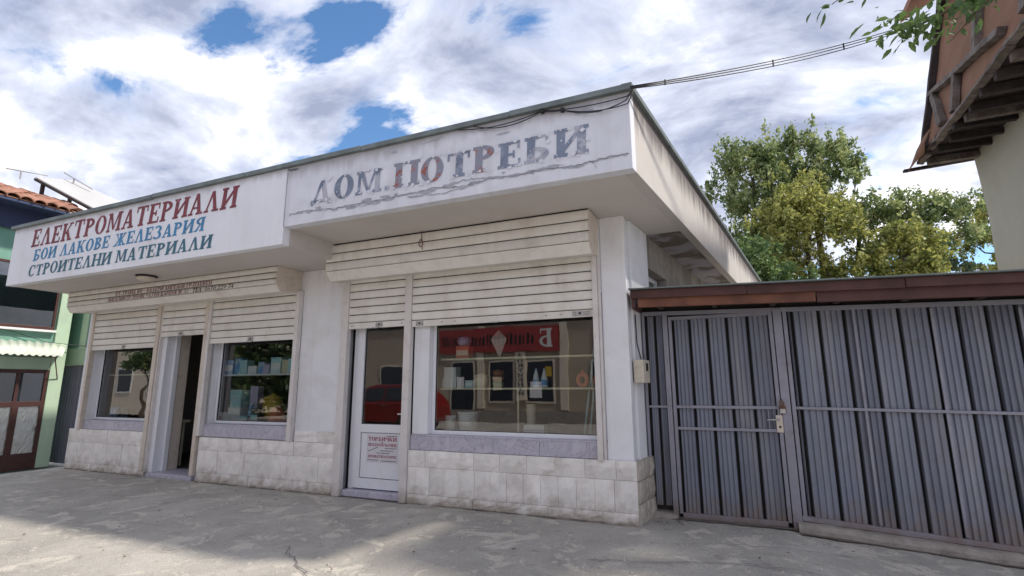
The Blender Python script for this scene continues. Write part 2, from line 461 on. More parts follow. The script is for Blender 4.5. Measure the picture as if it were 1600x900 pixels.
leafmat('leaf_willow', (0.08, 0.13, 0.05), (0.25, 0.32, 0.12), (0.46, 0.49, 0.22))
leafmat('leaf_green', (0.04, 0.09, 0.035), (0.12, 0.20, 0.07), (0.24, 0.32, 0.11))
leafmat('leaf_yellow', (0.13, 0.16, 0.04), (0.36, 0.38, 0.10), (0.56, 0.54, 0.18))
leafmat('leaf_far', (0.07, 0.11, 0.07), (0.16, 0.24, 0.13), (0.30, 0.33, 0.15))
leafmat('leaf_near', (0.025, 0.055, 0.03), (0.055, 0.11, 0.04), (0.13, 0.20, 0.05))


def ground_mat():
    m = bpy.data.materials.new('ground_concrete')
    m.use_nodes = True
    t = m.node_tree
    L = t.links.new
    b = t.nodes['Principled BSDF']
    geo = N(t, 'ShaderNodeNewGeometry')
    P = geo.outputs['Position']
    n1 = N(t, 'ShaderNodeTexNoise', inp={'Scale': 0.9, 'Detail': 9, 'Roughness': 0.68, 'Distortion': 0.5})
    L(P, n1.inputs['Vector'])
    r1 = N(t, 'ShaderNodeValToRGB')
    e = r1.color_ramp.elements
    e[0].position = 0.30; e[0].color = (0.31, 0.297, 0.275, 1)
    e[1].position = 0.72; e[1].color = (0.50, 0.475, 0.435, 1)
    x = e.new(0.5); x.color = (0.40, 0.378, 0.342, 1)
    L(n1.outputs['Fac'], r1.inputs[0])
    # pale spalled patches, mostly away from the shop front
    n2 = N(t, 'ShaderNodeTexNoise', inp={'Scale': 2.6, 'Detail': 10, 'Roughness': 0.72, 'Distortion': 0.8})
    L(P, n2.inputs['Vector'])
    r2 = ramp(t, [(0.545, 0.0), (0.585, 0.8)], 'LINEAR')
    L(n2.outputs['Fac'], r2.inputs[0])
    mx = N(t, 'ShaderNodeMix', data_type='RGBA')
    L(r2.outputs[0], mx.inputs[0]); L(r1.outputs[0], mx.inputs[6]); mx.inputs[7].default_value = (0.58, 0.54, 0.475, 1)
    # dark stains
    n3 = N(t, 'ShaderNodeTexNoise', inp={'Scale': 4.5, 'Detail': 6, 'Roughness': 0.7})
    L(P, n3.inputs['Vector'])
    r3 = ramp(t, [(0.57, 0.0), (0.72, 0.7)], 'LINEAR')
    L(n3.outputs['Fac'], r3.inputs[0])
    mx2 = N(t, 'ShaderNodeMix', data_type='RGBA')
    L(r3.outputs[0], mx2.inputs[0]); L(mx.outputs[2], mx2.inputs[6]); mx2.inputs[7].default_value = (0.22, 0.19, 0.155, 1)
    # fine grain
    n4 = N(t, 'ShaderNodeTexNoise', inp={'Scale': 90, 'Detail': 4, 'Roughness': 0.7})
    L(P, n4.inputs['Vector'])
    mr = N(t, 'ShaderNodeMapRange', inp={'From Min': 0.3, 'From Max': 0.7, 'To Min': 0.74, 'To Max': 1.22})
    L(n4.outputs['Fac'], mr.inputs[0])
    mx3 = N(t, 'ShaderNodeMix', data_type='RGBA', blend_type='MULTIPLY'); mx3.inputs[0].default_value = 1
    L(mx2.outputs[2], mx3.inputs[6]); L(mr.outputs[0], mx3.inputs[7])
    L(mx3.outputs[2], b.inputs['Base Color'])
    b.inputs['Roughness'].default_value = 0.95
    b.inputs['Specular IOR Level'].default_value = 0.2
    # relief: lumps and grain
    s = N(t, 'ShaderNodeMath', operation='MULTIPLY', inp={1: 0.25})
    L(n4.outputs['Fac'], s.inputs[0])
    s2 = N(t, 'ShaderNodeMath', operation='ADD')
    L(s.outputs[0], s2.inputs[0]); L(n2.outputs['Fac'], s2.inputs[1])
    bp = N(t, 'ShaderNodeBump', inp={'Strength': 0.9, 'Distance': 0.04})
    L(s2.outputs[0], bp.inputs['Height'])
    L(bp.outputs[0], b.inputs['Normal'])
    MATS['ground_concrete'] = m


ground_mat()

# ------------------------------------------------------------------ mesh helpers


class MB:
    def __init__(self):
        self.v = []
        self.f = []

    def quad(self, *p):
        n = len(self.v)
        self.v += [tuple(q) for q in p]
        self.f.append(tuple(range(n, n + len(p))))
        return self

    def box(self, x0, x1, y0, y1, z0, z1):
        n = len(self.v)
        self.v += [(x0, y0, z0), (x1, y0, z0), (x1, y1, z0), (x0, y1, z0), (x0, y0, z1), (x1, y0, z1), (x1, y1, z1), (x0, y1, z1)]
        self.f += [tuple(n + i for i in q) for q in ((0, 3, 2, 1), (4, 5, 6, 7), (0, 1, 5, 4), (1, 2, 6, 5), (2, 3, 7, 6), (3, 0, 4, 7))]
        return self

    def hexa(self, p):  # 8 points, bottom 4 then top 4
        n = len(self.v)
        self.v += [tuple(q) for q in p]
        self.f += [tuple(n + i for i in q) for q in ((0, 3, 2, 1), (4, 5, 6, 7), (0, 1, 5, 4), (1, 2, 6, 5), (2, 3, 7, 6), (3, 0, 4, 7))]
        return self

    def prism(self, poly, d):
        """closed polygon (3d points) swept along vector d"""
        n = len(self.v)
        k = len(poly)
        d = Vector(d)
        self.v += [tuple(p) for p in poly] + [tuple(Vector(p) + d) for p in poly]
        self.f.append(tuple(range(n + k - 1, n - 1, -1)))
        self.f.append(tuple(range(n + k, n + 2 * k)))
        for i in range(k):
            j = (i + 1) % k
            self.f.append((n + i, n + j, n + k + j, n + k + i))
        return self

    def tube(self, pts, r, seg=8, cap=True):
        pts = [Vector(p) for p in pts]
        rs = r if hasattr(r, '__len__') else [r] * len(pts)
        n = len(self.v)
        up = None
        for i, p in enumerate(pts):
            if i == 0:
                t = pts[1] - p
            elif i == len(pts) - 1:
                t = p - pts[i - 1]
            else:
                t = pts[i + 1] - pts[i - 1]
            t.normalize()
            if up is None:
                up = Vector((0, 0, 1)) if abs(t.z) < 0.9 else Vector((1, 0, 0))
            a = t.cross(up)
            if a.length < 1e-4:
                a = t.cross(Vector((0, 1, 0)))
            a.normalize()
            b = a.cross(t).normalized()
            up = b
            for k in range(seg):
                an = 2 * math.pi * k / seg
                self.v.append(tuple(p + (a * math.cos(an) + b * math.sin(an)) * rs[i]))
        for i in range(len(pts) - 1):
            for k in range(seg):
                k2 = (k + 1) % seg
                self.f.append((n + i * seg + k, n + i * seg + k2, n + (i + 1) * seg + k2, n + (i + 1) * seg + k))
        if cap:
            self.f.append(tuple(n + k for k in range(seg - 1, -1, -1)))
            self.f.append(tuple(n + (len(pts) - 1) * seg + k for k in range(seg)))
        return self

    def lathe(self, cx, cy, prof, seg=16):
        """prof: list of (r, z)"""
        n = len(self.v)
        for r, z in prof:
            for k in range(seg):
                an = 2 * math.pi * k / seg
                self.v.append((cx + r * math.cos(an), cy + r * math.sin(an), z))
        for i in range(len(prof) - 1):
            for k in range(seg):
                k2 = (k + 1) % seg
                self.f.append((n + i * seg + k, n + i * seg + k2, n + (i + 1) * seg + k2, n + (i + 1) * seg + k))
        self.f.append(tuple(n + k for k in range(seg - 1, -1, -1)))
        self.f.append(tuple(n + (len(prof) - 1) * seg + k for k in range(seg)))
        return self

    def mesh(self, name):
        me = bpy.data.meshes.new(name)
        me.from_pydata(self.v, [], self.f)
        me.update()
        return me

    def build(self, name, mat, parent=None, bevel=0.0, smooth=False, fix=False):
        me = self.mesh(name)
        if fix:
            bm = bmesh.new(); bm.from_mesh(me)
            bmesh.ops.recalc_face_normals(bm, faces=bm.faces)
            bm.to_mesh(me); bm.free()
        return link(name, me, mat, parent, bevel, smooth)


def link(name, me, mat, parent=None, bevel=0.0, smooth=False, loc=None):
    o = bpy.data.objects.new(name, me)
    COL.objects.link(o)
    if mat is not None and len(me.materials) == 0:
        me.materials.append(MATS[mat])
    if smooth:
        for p in me.polygons:
            p.use_smooth = True
    if bevel > 0:
        b = o.modifiers.new('bevel', 'BEVEL')
        b.width = bevel
        b.segments = 2
        b.limit_method = 'ANGLE'
    if loc is not None:
        o.location = loc
    if parent is not None:
        attach(o, parent)
    return o


def attach(o, parent):
    o.parent = parent
    if parent.type == 'EMPTY':
        o.matrix_parent_inverse = Matrix.Translation(-Vector(parent.location))


def thing(name, label, cat, loc=(0, 0, 0), group=None):
    o = bpy.data.objects.new(name, None)
    o.empty_display_size = 0.2
    COL.objects.link(o)
    o.location = loc
    tag(o, label, cat, group)
    return o


def tag(o, label, cat, group=None, kind=None):
    o['label'] = label
    o['category'] = cat
    if group:
        o['group'] = group
    if kind:
        o['kind'] = kind
    return o


def structure(o):
    o['kind'] = 'structure'
    return o


# ------------------------------------------------------------------ slab-serif lettering
SW, TH, SE, SH = 0.235, 0.12, 0.08, 0.10


def rect(x0, y0, x1, y1):
    return [[(x0, y0), (x1, y0), (x1, y1), (x0, y1)]]


def stem(x, w=None, top=True, bot=True):
    w = w or SW
    r = rect(x, 0, x + w, 1)
    if bot:
        r += rect(x - SE, 0, x + w + SE, SH)
    if top:
        r += rect(x - SE, 1 - SH, x + w + SE, 1)
    return r


def arc(cx, cy, rx, ry, a0, a1, tx=None, ty=None, n=14):
    tx = tx or SW * 0.95
    ty = ty or TH * 0.9
    out = []
    for i in range(n):
        a = math.radians(a0 + (a1 - a0) * i / n)
        b = math.radians(a0 + (a1 - a0) * (i + 1) / n)
        ca, sa, cb, sb = math.cos(a), math.sin(a), math.cos(b), math.sin(b)
        out.append([(cx + rx * ca, cy + ry * sa), (cx + rx * cb, cy + ry * sb), (cx + (rx - tx) * cb, cy + (ry - ty) * sb), (cx + (rx - tx) * ca, cy + (ry - ty) * sa)])
    return out


def glyph(c):
    if c in 'АЛ':
        g = [[(0.09, 0.05), (0.19, 0.05), (0.53, 1), (0.38, 1)], [(0.60, 0.05), (0.83, 0.05), (0.56, 1), (0.38, 1)]]
        g += rect(0, 0, 0.29, SH) + rect(0.50, 0, 0.93, SH)
        if c == 'А':
            g += rect(0.25, 0.28, 0.62, 0.37)
        return 0.93, g
    if c == 'Д':
        g = [[(0.14, 0.1), (0.25, 0.1), (0.56, 1), (0.42, 1)], [(0.62, 0.1), (0.84, 0.1), (0.60, 1), (0.42, 1)]]
        g += rect(0.02, 0.0, 0.96, 0.14) + rect(0.02, -0.10, 0.15, 0.0) + rect(0.83, -0.10, 0.96, 0.0)
        return 0.98, g
    if c == 'Е':
        return 0.80, stem(0.08) + rect(0.28, 0.9, 0.74, 1) + rect(0.66, 0.70, 0.74, 0.9) + rect(0.28, 0.45, 0.56, 0.55) + rect(0.50, 0.36, 0.57, 0.64) + rect(0.28, 0, 0.77, 0.1) + rect(0.69, 0.1, 0.77, 0.30)
    if c == 'К':
        return 0.97, stem(0.08) + [[(0.27, 0.40), (0.38, 0.40), (0.80, 0.95), (0.68, 0.95)], [(0.64, 0.05), (0.88, 0.05), (0.54, 0.62), (0.40, 0.46)]] + rect(0.58, 0.91, 0.92, 1) + rect(0.57, 0, 0.97, SH)
    if c == 'Т':
        return 0.88, stem(0.34, top=False) + rect(0.02, 0.9, 0.86, 1) + rect(0.02, 0.70, 0.10, 0.9) + rect(0.78, 0.70, 0.86, 0.9)
    if c == 'Г':
        return 0.75, stem(0.08) + rect(0.28, 0.9, 0.72, 1) + rect(0.64, 0.68, 0.72, 0.9)
    if c == 'Р':
        return 0.80, stem(0.08) + arc(0.28, 0.73, 0.48, 0.27, -90, 90)
    if c == 'О':
        return 0.92, arc(0.46, 0.5, 0.44, 0.51, 0, 360, SW, 0.08, 26)
    if c == 'С':
        return 0.84, arc(0.46, 0.5, 0.44, 0.51, 48, 312, SW, 0.08, 22) + rect(0.68, 0.66, 0.76, 0.97) + rect(0.69, 0.1, 0.77, 0.26)
    if c == 'М':
        return 1.12, stem(0.08, 0.12) + stem(0.84, 0.20) + [[(0.10, 1), (0.30, 1), (0.60, 0.12), (0.50, 0.08)], [(0.50, 0.08), (0.60, 0.12), (0.90, 1), (0.80, 1)]]
    if c == 'И':
        return 1.0, stem(0.08) + stem(0.72) + [[(0.26, 0.08), (0.26, 0.30), (0.74, 0.92), (0.74, 0.70)]]
    if c == 'Н':
        return 1.0, stem(0.08) + stem(0.72) + rect(0.28, 0.45, 0.72, 0.55)
    if c == 'П':
        return 1.0, stem(0.08) + stem(0.72) + rect(0.36, 0.9, 0.64, 1)
    if c == 'Б':
        return 0.86, stem(0.08) + rect(0.28, 0.9, 0.76, 1) + rect(0.68, 0.72, 0.76, 0.9) + arc(0.28, 0.29, 0.52, 0.29, -90, 90)
    if c == 'В':
        return 0.84, stem(0.08) + arc(0.28, 0.76, 0.44, 0.25, -90, 90) + arc(0.28, 0.27, 0.50, 0.27, -90, 90)
    if c == 'Ж':
        return 1.26, stem(0.53) + [[(0.10, 0.05), (0.28, 0.05), (0.57, 0.55), (0.47, 0.55)], [(0.14, 0.95), (0.26, 0.95), (0.56, 0.45), (0.47, 0.45)], [(1.16, 0.05), (0.98, 0.05), (0.69, 0.55), (0.79, 0.55)], [(1.12, 0.95), (1.0, 0.95), (0.70, 0.45), (0.79, 0.45)]] + rect(0.0, 0, 0.34, SH) + rect(0.92, 0, 1.26, SH) + rect(0.06, 0.91, 0.34, 1) + rect(0.92, 0.91, 1.20, 1)
    if c in 'З3':
        return 0.80, arc(0.34, 0.74, 0.36, 0.27, -80, 155) + arc(0.34, 0.27, 0.42, 0.28, -155, 85)
    if c == 'Я':
        return 0.88, stem(0.60) + arc(0.60, 0.73, 0.48, 0.27, 90, 270) + [[(0.10, 0.05), (0.30, 0.05), (0.58, 0.50), (0.46, 0.50)]] + rect(0.02, 0, 0.32, SH)
    if c == 'Ч':
        return 0.95, stem(0.66) + stem(0.08, top=True, bot=False)[:0] + rect(0.08, 0.55, 0.28, 1) + rect(0.0, 0.91, 0.36, 1) + arc(0.44, 0.60, 0.36, 0.18, 180, 270, 0.19, 0.09) + rect(0.44, 0.42, 0.66, 0.51)
    if c == 'У':
        return 0.92, [[(0.08, 0.95), (0.30, 0.95), (0.56, 0.40), (0.44, 0.32)], [(0.70, 0.95), (0.80, 0.95), (0.44, 0.02), (0.32, 0.02)]] + rect(0.0, 0.91, 0.38, 1) + rect(0.60, 0.91, 0.92, 1) + rect(0.14, 0, 0.42, 0.12)
    if c == 'Х':
        return 0.96, [[(0.10, 0.95), (0.34, 0.95), (0.86, 0.05), (0.62, 0.05)], [(0.72, 0.95), (0.82, 0.95), (0.24, 0.05), (0.14, 0.05)]] + rect(0.02, 0.91, 0.40, 1) + rect(0.62, 0.91, 0.92, 1) + rect(0.04, 0, 0.34, SH) + rect(0.56, 0, 0.94, SH)
    if c == 'Ц':
        return 1.0, stem(0.08) + stem(0.68) + rect(0.28, 0, 0.95, 0.09) + rect(0.87, -0.16, 0.95, 0)
    if c == '№':
        return 1.35, stem(0.08, 0.12) + stem(0.66, 0.12) + [[(0.10, 1), (0.30, 1), (0.76, 0.0), (0.60, 0.0)]] + arc(1.10, 0.6, 0.2, 0.26, 0, 360, 0.1, 0.07) + rect(0.92, 0.1, 1.28, 0.18)
    if c == '.':
        return 0.30, rect(0.06, 0, 0.25, 0.18)
    if c == ',':
        return 0.30, rect(0.06, -0.1, 0.22, 0.16)
    if c == '-':
        return 0.45, rect(0.05, 0.42, 0.40, 0.54)
    if c == '"':
        return 0.36, rect(0.04, 0.74, 0.13, 1) + rect(0.22, 0.74, 0.31, 1)
    if c == '0':
        return 0.76, arc(0.38, 0.5, 0.34, 0.5, 0, 360, 0.17, 0.08, 22)
    if c == '2':
        return 0.76, arc(0.36, 0.72, 0.33, 0.28, -20, 170) + [[(0.06, 0.10), (0.24, 0.10), (0.68, 0.66), (0.52, 0.58)]] + rect(0.04, 0, 0.70, 0.13)
    if c == '4':
        return 0.78, rect(0.44, 0, 0.63, 1) + rect(0.02, 0.24, 0.76, 0.34) + [[(0.02, 0.30), (0.13, 0.30), (0.50, 0.98), (0.44, 1.0)]]
    if c == '5':
        return 0.76, arc(0.34, 0.31, 0.37, 0.32, -150, 110) + rect(0.10, 0.52, 0.21, 1) + rect(0.21, 0.88, 0.68, 1)
    if c in '6':
        return 0.78, arc(0.40, 0.31, 0.36, 0.32, 0, 360, 0.17, 0.08, 20) + [[(0.05, 0.33), (0.23, 0.33), (0.60, 0.98), (0.46, 1.0)]]
    if c == '9':
        return 0.78, arc(0.38, 0.69, 0.36, 0.32, 0, 360, 0.17, 0.08, 20) + [[(0.73, 0.67), (0.55, 0.67), (0.18, 0.02), (0.32, 0.0)]]
    if c == '7':
        return 0.74, rect(0.04, 0.87, 0.72, 1) + [[(0.54, 0.87), (0.72, 0.87), (0.40, 0.0), (0.20, 0.0)]]
    return 0.42, []


def layout(text, gap=0.10, space=0.45):
    x = 0
    out = []
    for c in text:
        if c == ' ':
            x += space
            continue
        w, g = glyph(c)
        out.append((c, x, w, g))
        x += w + gap
    return out, x - gap


def letters(text, x0, x1, z, h, y, mat, parent, shear=0.0, each=True, name='letter', rot=None, jitter=0.0, flip=1, drop=0.0):
    """lettering painted on a wall in plane y (facing -y for flip=1): one flat piece per letter or per line"""
    lay, W = layout(text)
    sx = (x1 - x0) / W
    mb = MB()
    k = 0
    objs = []
    for ci, (c, ox, w, g) in enumerate(lay):
        jz = random.uniform(-jitter, jitter)
        js = 1 + random.uniform(-jitter, jitter) * 2
        if each:
            mb = MB()
            k = 0
        for poly in g:
            pts = []
            for (px, pz) in poly:
                X = x0 + flip * 0 + (ox + px + shear * pz) * sx
                Zz = z + pz * h * js + jz * h + drop * (X - x0)
                if flip < 0:
                    X = x1 - (X - x0)
                pts.append((X, y - flip * k * 0.00025, Zz))
            # keep faces turned outwards
            a = sum(pts[i][0] * pts[(i + 1) % len(pts)][2] - pts[(i + 1) % len(pts)][0] * pts[i][2] for i in range(len(pts)))
            if a * flip < 0:
                pts = pts[::-1]
            mb.quad(*pts)
            k = (k + 1) % 8
        if each:
            mm = mat(ci) if callable(mat) else mat
            objs.append(mb.build(name, mm, parent))
    if not each:
        objs.append(mb.build(name, mat, parent))
        objs[-1]['kind'] = 'stuff'
    return objs

# ------------------------------------------------------------------ ground


def gz(x, y):
    return -0.065 * min(max(x - 1.5, 0), 4.0) - 0.115 * min(max(-11.0 - x, 0), 2.4)


def build_ground():
    xs = [-700, -250, -90, -45, -28, -20] + list(np.arange(-15.5, 5.6, 0.11)) + [6.5, 9, 14, 25, 50, 120, 300, 700]
    ys = [-700, -250, -100, -50, -30, -20, -14, -10, -7.5] + list(np.arange(-6.0, 1.2, 0.11)) + [2, 4, 8, 15, 30, 60, 120, 300, 700]
    v, f = [], []
    for y in ys:
        for x in xs:
            z = gz(x, y)
            if -16 < x < 6 and -6.2 < y < 1.3:
                p = Vector((x * 0.8, y * 0.8, 0))
                z += 0.012 * (noise.noise(p) * 0.6 + noise.noise(p * 3.1) * 0.35)
                if y < -0.9:
                    z += 0.012 * min(1, (-0.9 - y)) * max(0, noise.noise(Vector((x * 2.2, y * 2.2, 4))))
                z -= 0.006
            v.append((x, y, z))
    n = len(xs)
    for j in range(len(ys) - 1):
        for i in range(n - 1):
            f.append((j * n + i, j * n + i + 1, (j + 1) * n + i + 1, (j + 1) * n + i))
    me = bpy.data.meshes.new('ground')
    me.from_pydata(v, [], f)
    o = link('ground', me, 'ground_concrete', smooth=True)
    structure(o)
    return o


GROUND = build_ground()


def ground_crack(pts, w):
    """an open crack in the concrete: dark jagged thin strip a hair above the sheet"""
    mb = MB()
    P = []
    for i in range(len(pts) - 1):
        a, b = Vector(pts[i]), Vector(pts[i + 1])
        k = max(2, int((b - a).length / 0.05))
        for j in range(k):
            t = j / k
            q = a.lerp(b, t) + Vector((random.uniform(-1, 1), random.uniform(-1, 1))) * 0.018
            P.append(q)
    P.append(Vector(pts[-1]))
    L_, R = [], []
    for i, q in enumerate(P):
        t = (P[min(i + 1, len(P) - 1)] - P[max(i - 1, 0)])
        t = t.normalized() if t.length > 0 else Vector((1, 0))
        nrm = Vector((-t.y, t.x))
        ww = w * random.uniform(0.3, 1.1) * (0.15 if i in (0, len(P) - 1) else 1)
        L_.append(q + nrm * ww); R.append(q - nrm * ww)
    for i in range(len(P) - 1):
        pts3 = [(p.x, p.y, 0.0075 + gz(p.x, p.y)) for p in (R[i], R[i + 1], L_[i + 1], L_[i])]
        mb.quad(*pts3)
    return mb.build('crack', 'crack', GROUND)


ground_crack([(-2.95, -2.02), (-2.78, -2.22), (-2.55, -2.34), (-2.42, -2.46), (-2.2, -2.52)], 0.007)
ground_crack([(-2.42, -2.46), (-2.15, -2.62), (-1.9, -2.58), (-1.55, -2.75)], 0.004)
ground_crack([(-0.2, -1.35), (0.3, -1.2), (0.75, -1.02), (1.1, -0.93), (1.7, -0.95)], 0.006)
ground_crack([(0.4, -0.6), (0.85, -0.42), (1.3, -0.35), (2.0, -0.30)], 0.004)


def dirt_edge(x0, x1, y, w, k):
    """grime that gathers where the wall meets the paving: an uneven dark strip"""
    rnd = random.Random(k)
    mb = MB()
    n = int((x1 - x0) / 0.04)
    prev = None
    for i in range(n + 1):
        x = x0 + (x1 - x0) * i / n
        ww = w * (0.35 + 0.9 * abs(noise.noise(Vector((x * 2.3, k, 0)))) + rnd.uniform(0, 0.5))
        z = gz(x, y) + 0.0072
        cur = ((x, y - ww, z), (x, y + 0.03, z))
        if prev:
            mb.quad(prev[0], cur[0], cur[1], prev[1])
        prev = cur
    return mb.build('dirt_edge', 'dirt', GROUND)


def litter():
    mb = MB()
    for i in range(1500):
        x = random.uniform(-8, 3.4)
        y = random.uniform(-3.6, -1.0) if random.random() < 0.75 else random.uniform(-1.2, 0.3)
        if noise.noise(Vector((x * 1.1, y * 1.1, 7))) < -0.05:
            continue
        if -11 < x < 0.05 and y > -0.05:
            continue
        r = random.choice([0.004, 0.006, 0.008, 0.013]) * random.uniform(0.7, 1.3)
        z = gz(x, y)
        n = len(mb.v)
        a0 = random.uniform(0, 6.28)
        for k in range(5):
            a = a0 + k * 1.2566
            rr = r * random.uniform(0.7, 1.3)
            mb.v.append((x + rr * math.cos(a), y + rr * math.sin(a), z - 0.006))
        mb.v.append((x, y, z + r * 1.0))
        for k in range(5):
            mb.f.append((n + k, n + (k + 1) % 5, n + 5))
    o = mb.build('loose_grit', 'pebble')
    tag(o, 'loose grit and pebbles scattered over the concrete', 'grit', kind='stuff')
    mb = MB()
    for i in range(70):
        x = random.uniform(-6, 3.2)
        y = random.uniform(-3.0, -0.1)
        if random.random() < 0.4:
            x = random.uniform(0.15, 0.5); y = random.uniform(0.1, 0.42)
        r = random.uniform(0.012, 0.028)
        a = random.uniform(0, 6.28)
        z = gz(x, y) + 0.012
        d = Vector((math.cos(a), math.sin(a), 0)) * r
        e = Vector((-math.sin(a), math.cos(a), 0)) * r * 0.45
        c = Vector((x, y, z))
        mb.quad(c - d, c + e + Vector((0, 0, 0.006)), c + d + Vector((0, 0, 0.004)), c - e)
    o = mb.build('fallen_leaves', 'dry_leaf')
    tag(o, 'dry leaf scraps lying on the concrete by the gate', 'leaves', kind='stuff')


dirt_edge(-10.8, -8.45, -0.045, 0.03, 1)
dirt_edge(-7.1, -4.25, -0.045, 0.03, 2)
dirt_edge(-4.2, 0.02, -0.045, 0.03, 3)
dirt_edge(0.1, 1.6, 0.44, 0.06, 4)
dirt_edge(1.6, 4.8, 0.34, 0.07, 5)
litter()

# ------------------------------------------------------------------ the shop building
S = Vector((0.13836, 0.99038, 0))       # direction of the side wall (the corner is not quite square)


def sp(x, y, z):
    """point y deep along a line that leaves (x, 0) parallel to the side wall"""
    return (x + y * S.x / S.y, y, z)


YF = -1.36
SHOP = thing('shop_building', 'long white single-storey shop with deep lettered fascia, roller shutters and stone-tiled base', 'building', (-5.4, 1.0, 0))


def part(name, mb, mat, bevel=0.0, parent=None, label=None, smooth=False, fix=False):
    o = mb.build(name, mat, parent or SHOP, bevel, smooth, fix)
    if label:
        o['label'] = label
    return o


# --- fascia, soffit, roof
fascia_l = part('fascia', MB().box(-10.85, -4.14, YF, YF + 0.12, 3.32, 4.37), 'fascia_white', 0.006, label='left white fascia with three painted lines of lettering')
fascia_r = part('fascia', MB().hexa([(-4.138, YF + 0.003, 3.552), sp(0.56, YF + 0.003, 3.552), sp(0.56, YF + 0.13, 3.552), (-4.138, YF + 0.13, 3.552),
                                      (-4.138, YF + 0.003, 4.37), sp(0.56, YF + 0.003, 4.37), sp(0.56, YF + 0.13, 4.37), (-4.138, YF + 0.13, 4.37)]), 'fascia_old', 0.006,
                label='right fascia with peeling grey lettering and cracked paint')
FX = 0.56   # side fascia offset along the side wall line
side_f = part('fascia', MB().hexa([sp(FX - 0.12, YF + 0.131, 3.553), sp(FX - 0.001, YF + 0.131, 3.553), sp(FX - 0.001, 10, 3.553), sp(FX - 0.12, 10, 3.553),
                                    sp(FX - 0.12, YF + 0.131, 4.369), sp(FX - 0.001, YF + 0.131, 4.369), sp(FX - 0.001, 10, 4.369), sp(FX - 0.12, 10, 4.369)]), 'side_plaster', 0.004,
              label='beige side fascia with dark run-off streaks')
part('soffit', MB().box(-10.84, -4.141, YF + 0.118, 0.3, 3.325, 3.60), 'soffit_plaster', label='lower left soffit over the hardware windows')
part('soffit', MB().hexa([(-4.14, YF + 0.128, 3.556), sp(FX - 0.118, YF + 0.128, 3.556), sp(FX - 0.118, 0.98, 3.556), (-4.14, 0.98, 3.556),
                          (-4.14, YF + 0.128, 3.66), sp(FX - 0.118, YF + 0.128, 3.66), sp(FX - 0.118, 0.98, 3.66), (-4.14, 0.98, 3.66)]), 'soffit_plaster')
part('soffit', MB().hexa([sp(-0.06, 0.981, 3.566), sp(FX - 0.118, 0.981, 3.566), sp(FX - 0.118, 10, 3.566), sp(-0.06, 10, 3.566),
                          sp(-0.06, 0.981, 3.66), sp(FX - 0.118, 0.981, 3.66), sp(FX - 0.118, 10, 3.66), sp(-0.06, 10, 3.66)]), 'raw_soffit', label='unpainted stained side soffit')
part('roof', MB().hexa([(-10.8, YF + 0.05, 4.372), sp(FX - 0.05, YF + 0.05, 4.372), sp(FX - 0.05, 10, 4.372), (-10.8, 10, 4.372),
                        (-10.8, YF + 0.05, 4.40), sp(FX - 0.05, YF + 0.05, 4.40), sp(FX - 0.05, 10, 4.40), (-10.8, 10, 4.40)]), 'flashing')
# thin metal drip edge, in lengths that do not quite line up
x = -10.9
i = 0
while x < 0.36:
    x2 = min(x + 2.0, 0.40)
    dz = random.uniform(-0.006, 0.006)
    dy = random.uniform(-0.006, 0.006)
    part('roof_edge', MB().box(x, x2 - 0.004, YF - 0.05 + dy, YF + 0.06, 4.362 + dz, 4.422 + dz), 'flashing', 0.004)
    x = x2
    i += 1
y = YF - 0.05
while y < 10:
    y2 = min(y + 2.0, 10)
    dz = random.uniform(-0.004, 0.004)
    part('roof_edge', MB().hexa([sp(FX - 0.06, y, 4.368 + dz), sp(FX + 0.045, y, 4.368 + dz), sp(FX + 0.045, y2 - 0.004, 4.368 + dz), sp(FX - 0.06, y2 - 0.004, 4.368 + dz),
                                 sp(FX - 0.06, y, 4.43 + dz), sp(FX + 0.045, y, 4.43 + dz), sp(FX + 0.045, y2 - 0.004, 4.43 + dz), sp(FX - 0.06, y2 - 0.004, 4.43 + dz)]), 'flashing', 0.004)
    y = y2

# --- walls (front leaf 0..0.22 deep), openings left free
for (x0, x1, z0, z1) in ((-10.76, -10.46, 0.0, 3.324), (-5.09, -4.24, 0.0, 3.324), (-0.30, 0.0, 0.0, 3.555), (-2.975, -2.73, 0.873, 3.10)):
    part('wall', MB().box(x0, x1, 0.0, 0.22, z0, z1), 'wall_plaster', 0.008)
part('wall', MB().box(-10.458, -5.092, 0.004, 0.22, 2.62, 3.324), 'wall_plaster')
part('wall', MB().box(-4.238, -0.302, 0.004, 0.22, 2.62, 3.555), 'wall_plaster')
part('wall', MB().box(-4.6, -4.142, 0.221, 0.4, 3.3, 3.55), 'wall_plaster')
# dwarf walls under the windows
for (x0, x1, zt) in ((-10.458, -8.46, 0.86), (-7.20, -5.092, 0.86), (-2.97, -0.302, 0.84)):
    part('wall', MB().box(x0, x1, 0.012, 0.22, 0.0, zt), 'wall_plaster')
# corner pillar side and the raw side wall behind it
part('wall', MB().hexa([(-0.3, 0.221, 0), sp(-0.001, 0.221, 0), sp(-0.001, 0.95, 0), (-0.3, 0.95, 0), (-0.3, 0.221, 3.555), sp(-0.001, 0.221, 3.555), sp(-0.001, 0.95, 3.555), (-0.3, 0.95, 3.555)]), 'wall_plaster', 0.006)


def sidewall(y0, y1, z0, z1, inset=0.03):
    return MB().hexa([sp(-0.25, y0, z0), sp(-inset, y0, z0), sp(-inset, y1, z0), sp(-0.25, y1, z0), sp(-0.25, y0, z1), sp(-inset, y0, z1), sp(-inset, y1, z1), sp(-0.25, y1, z1)])


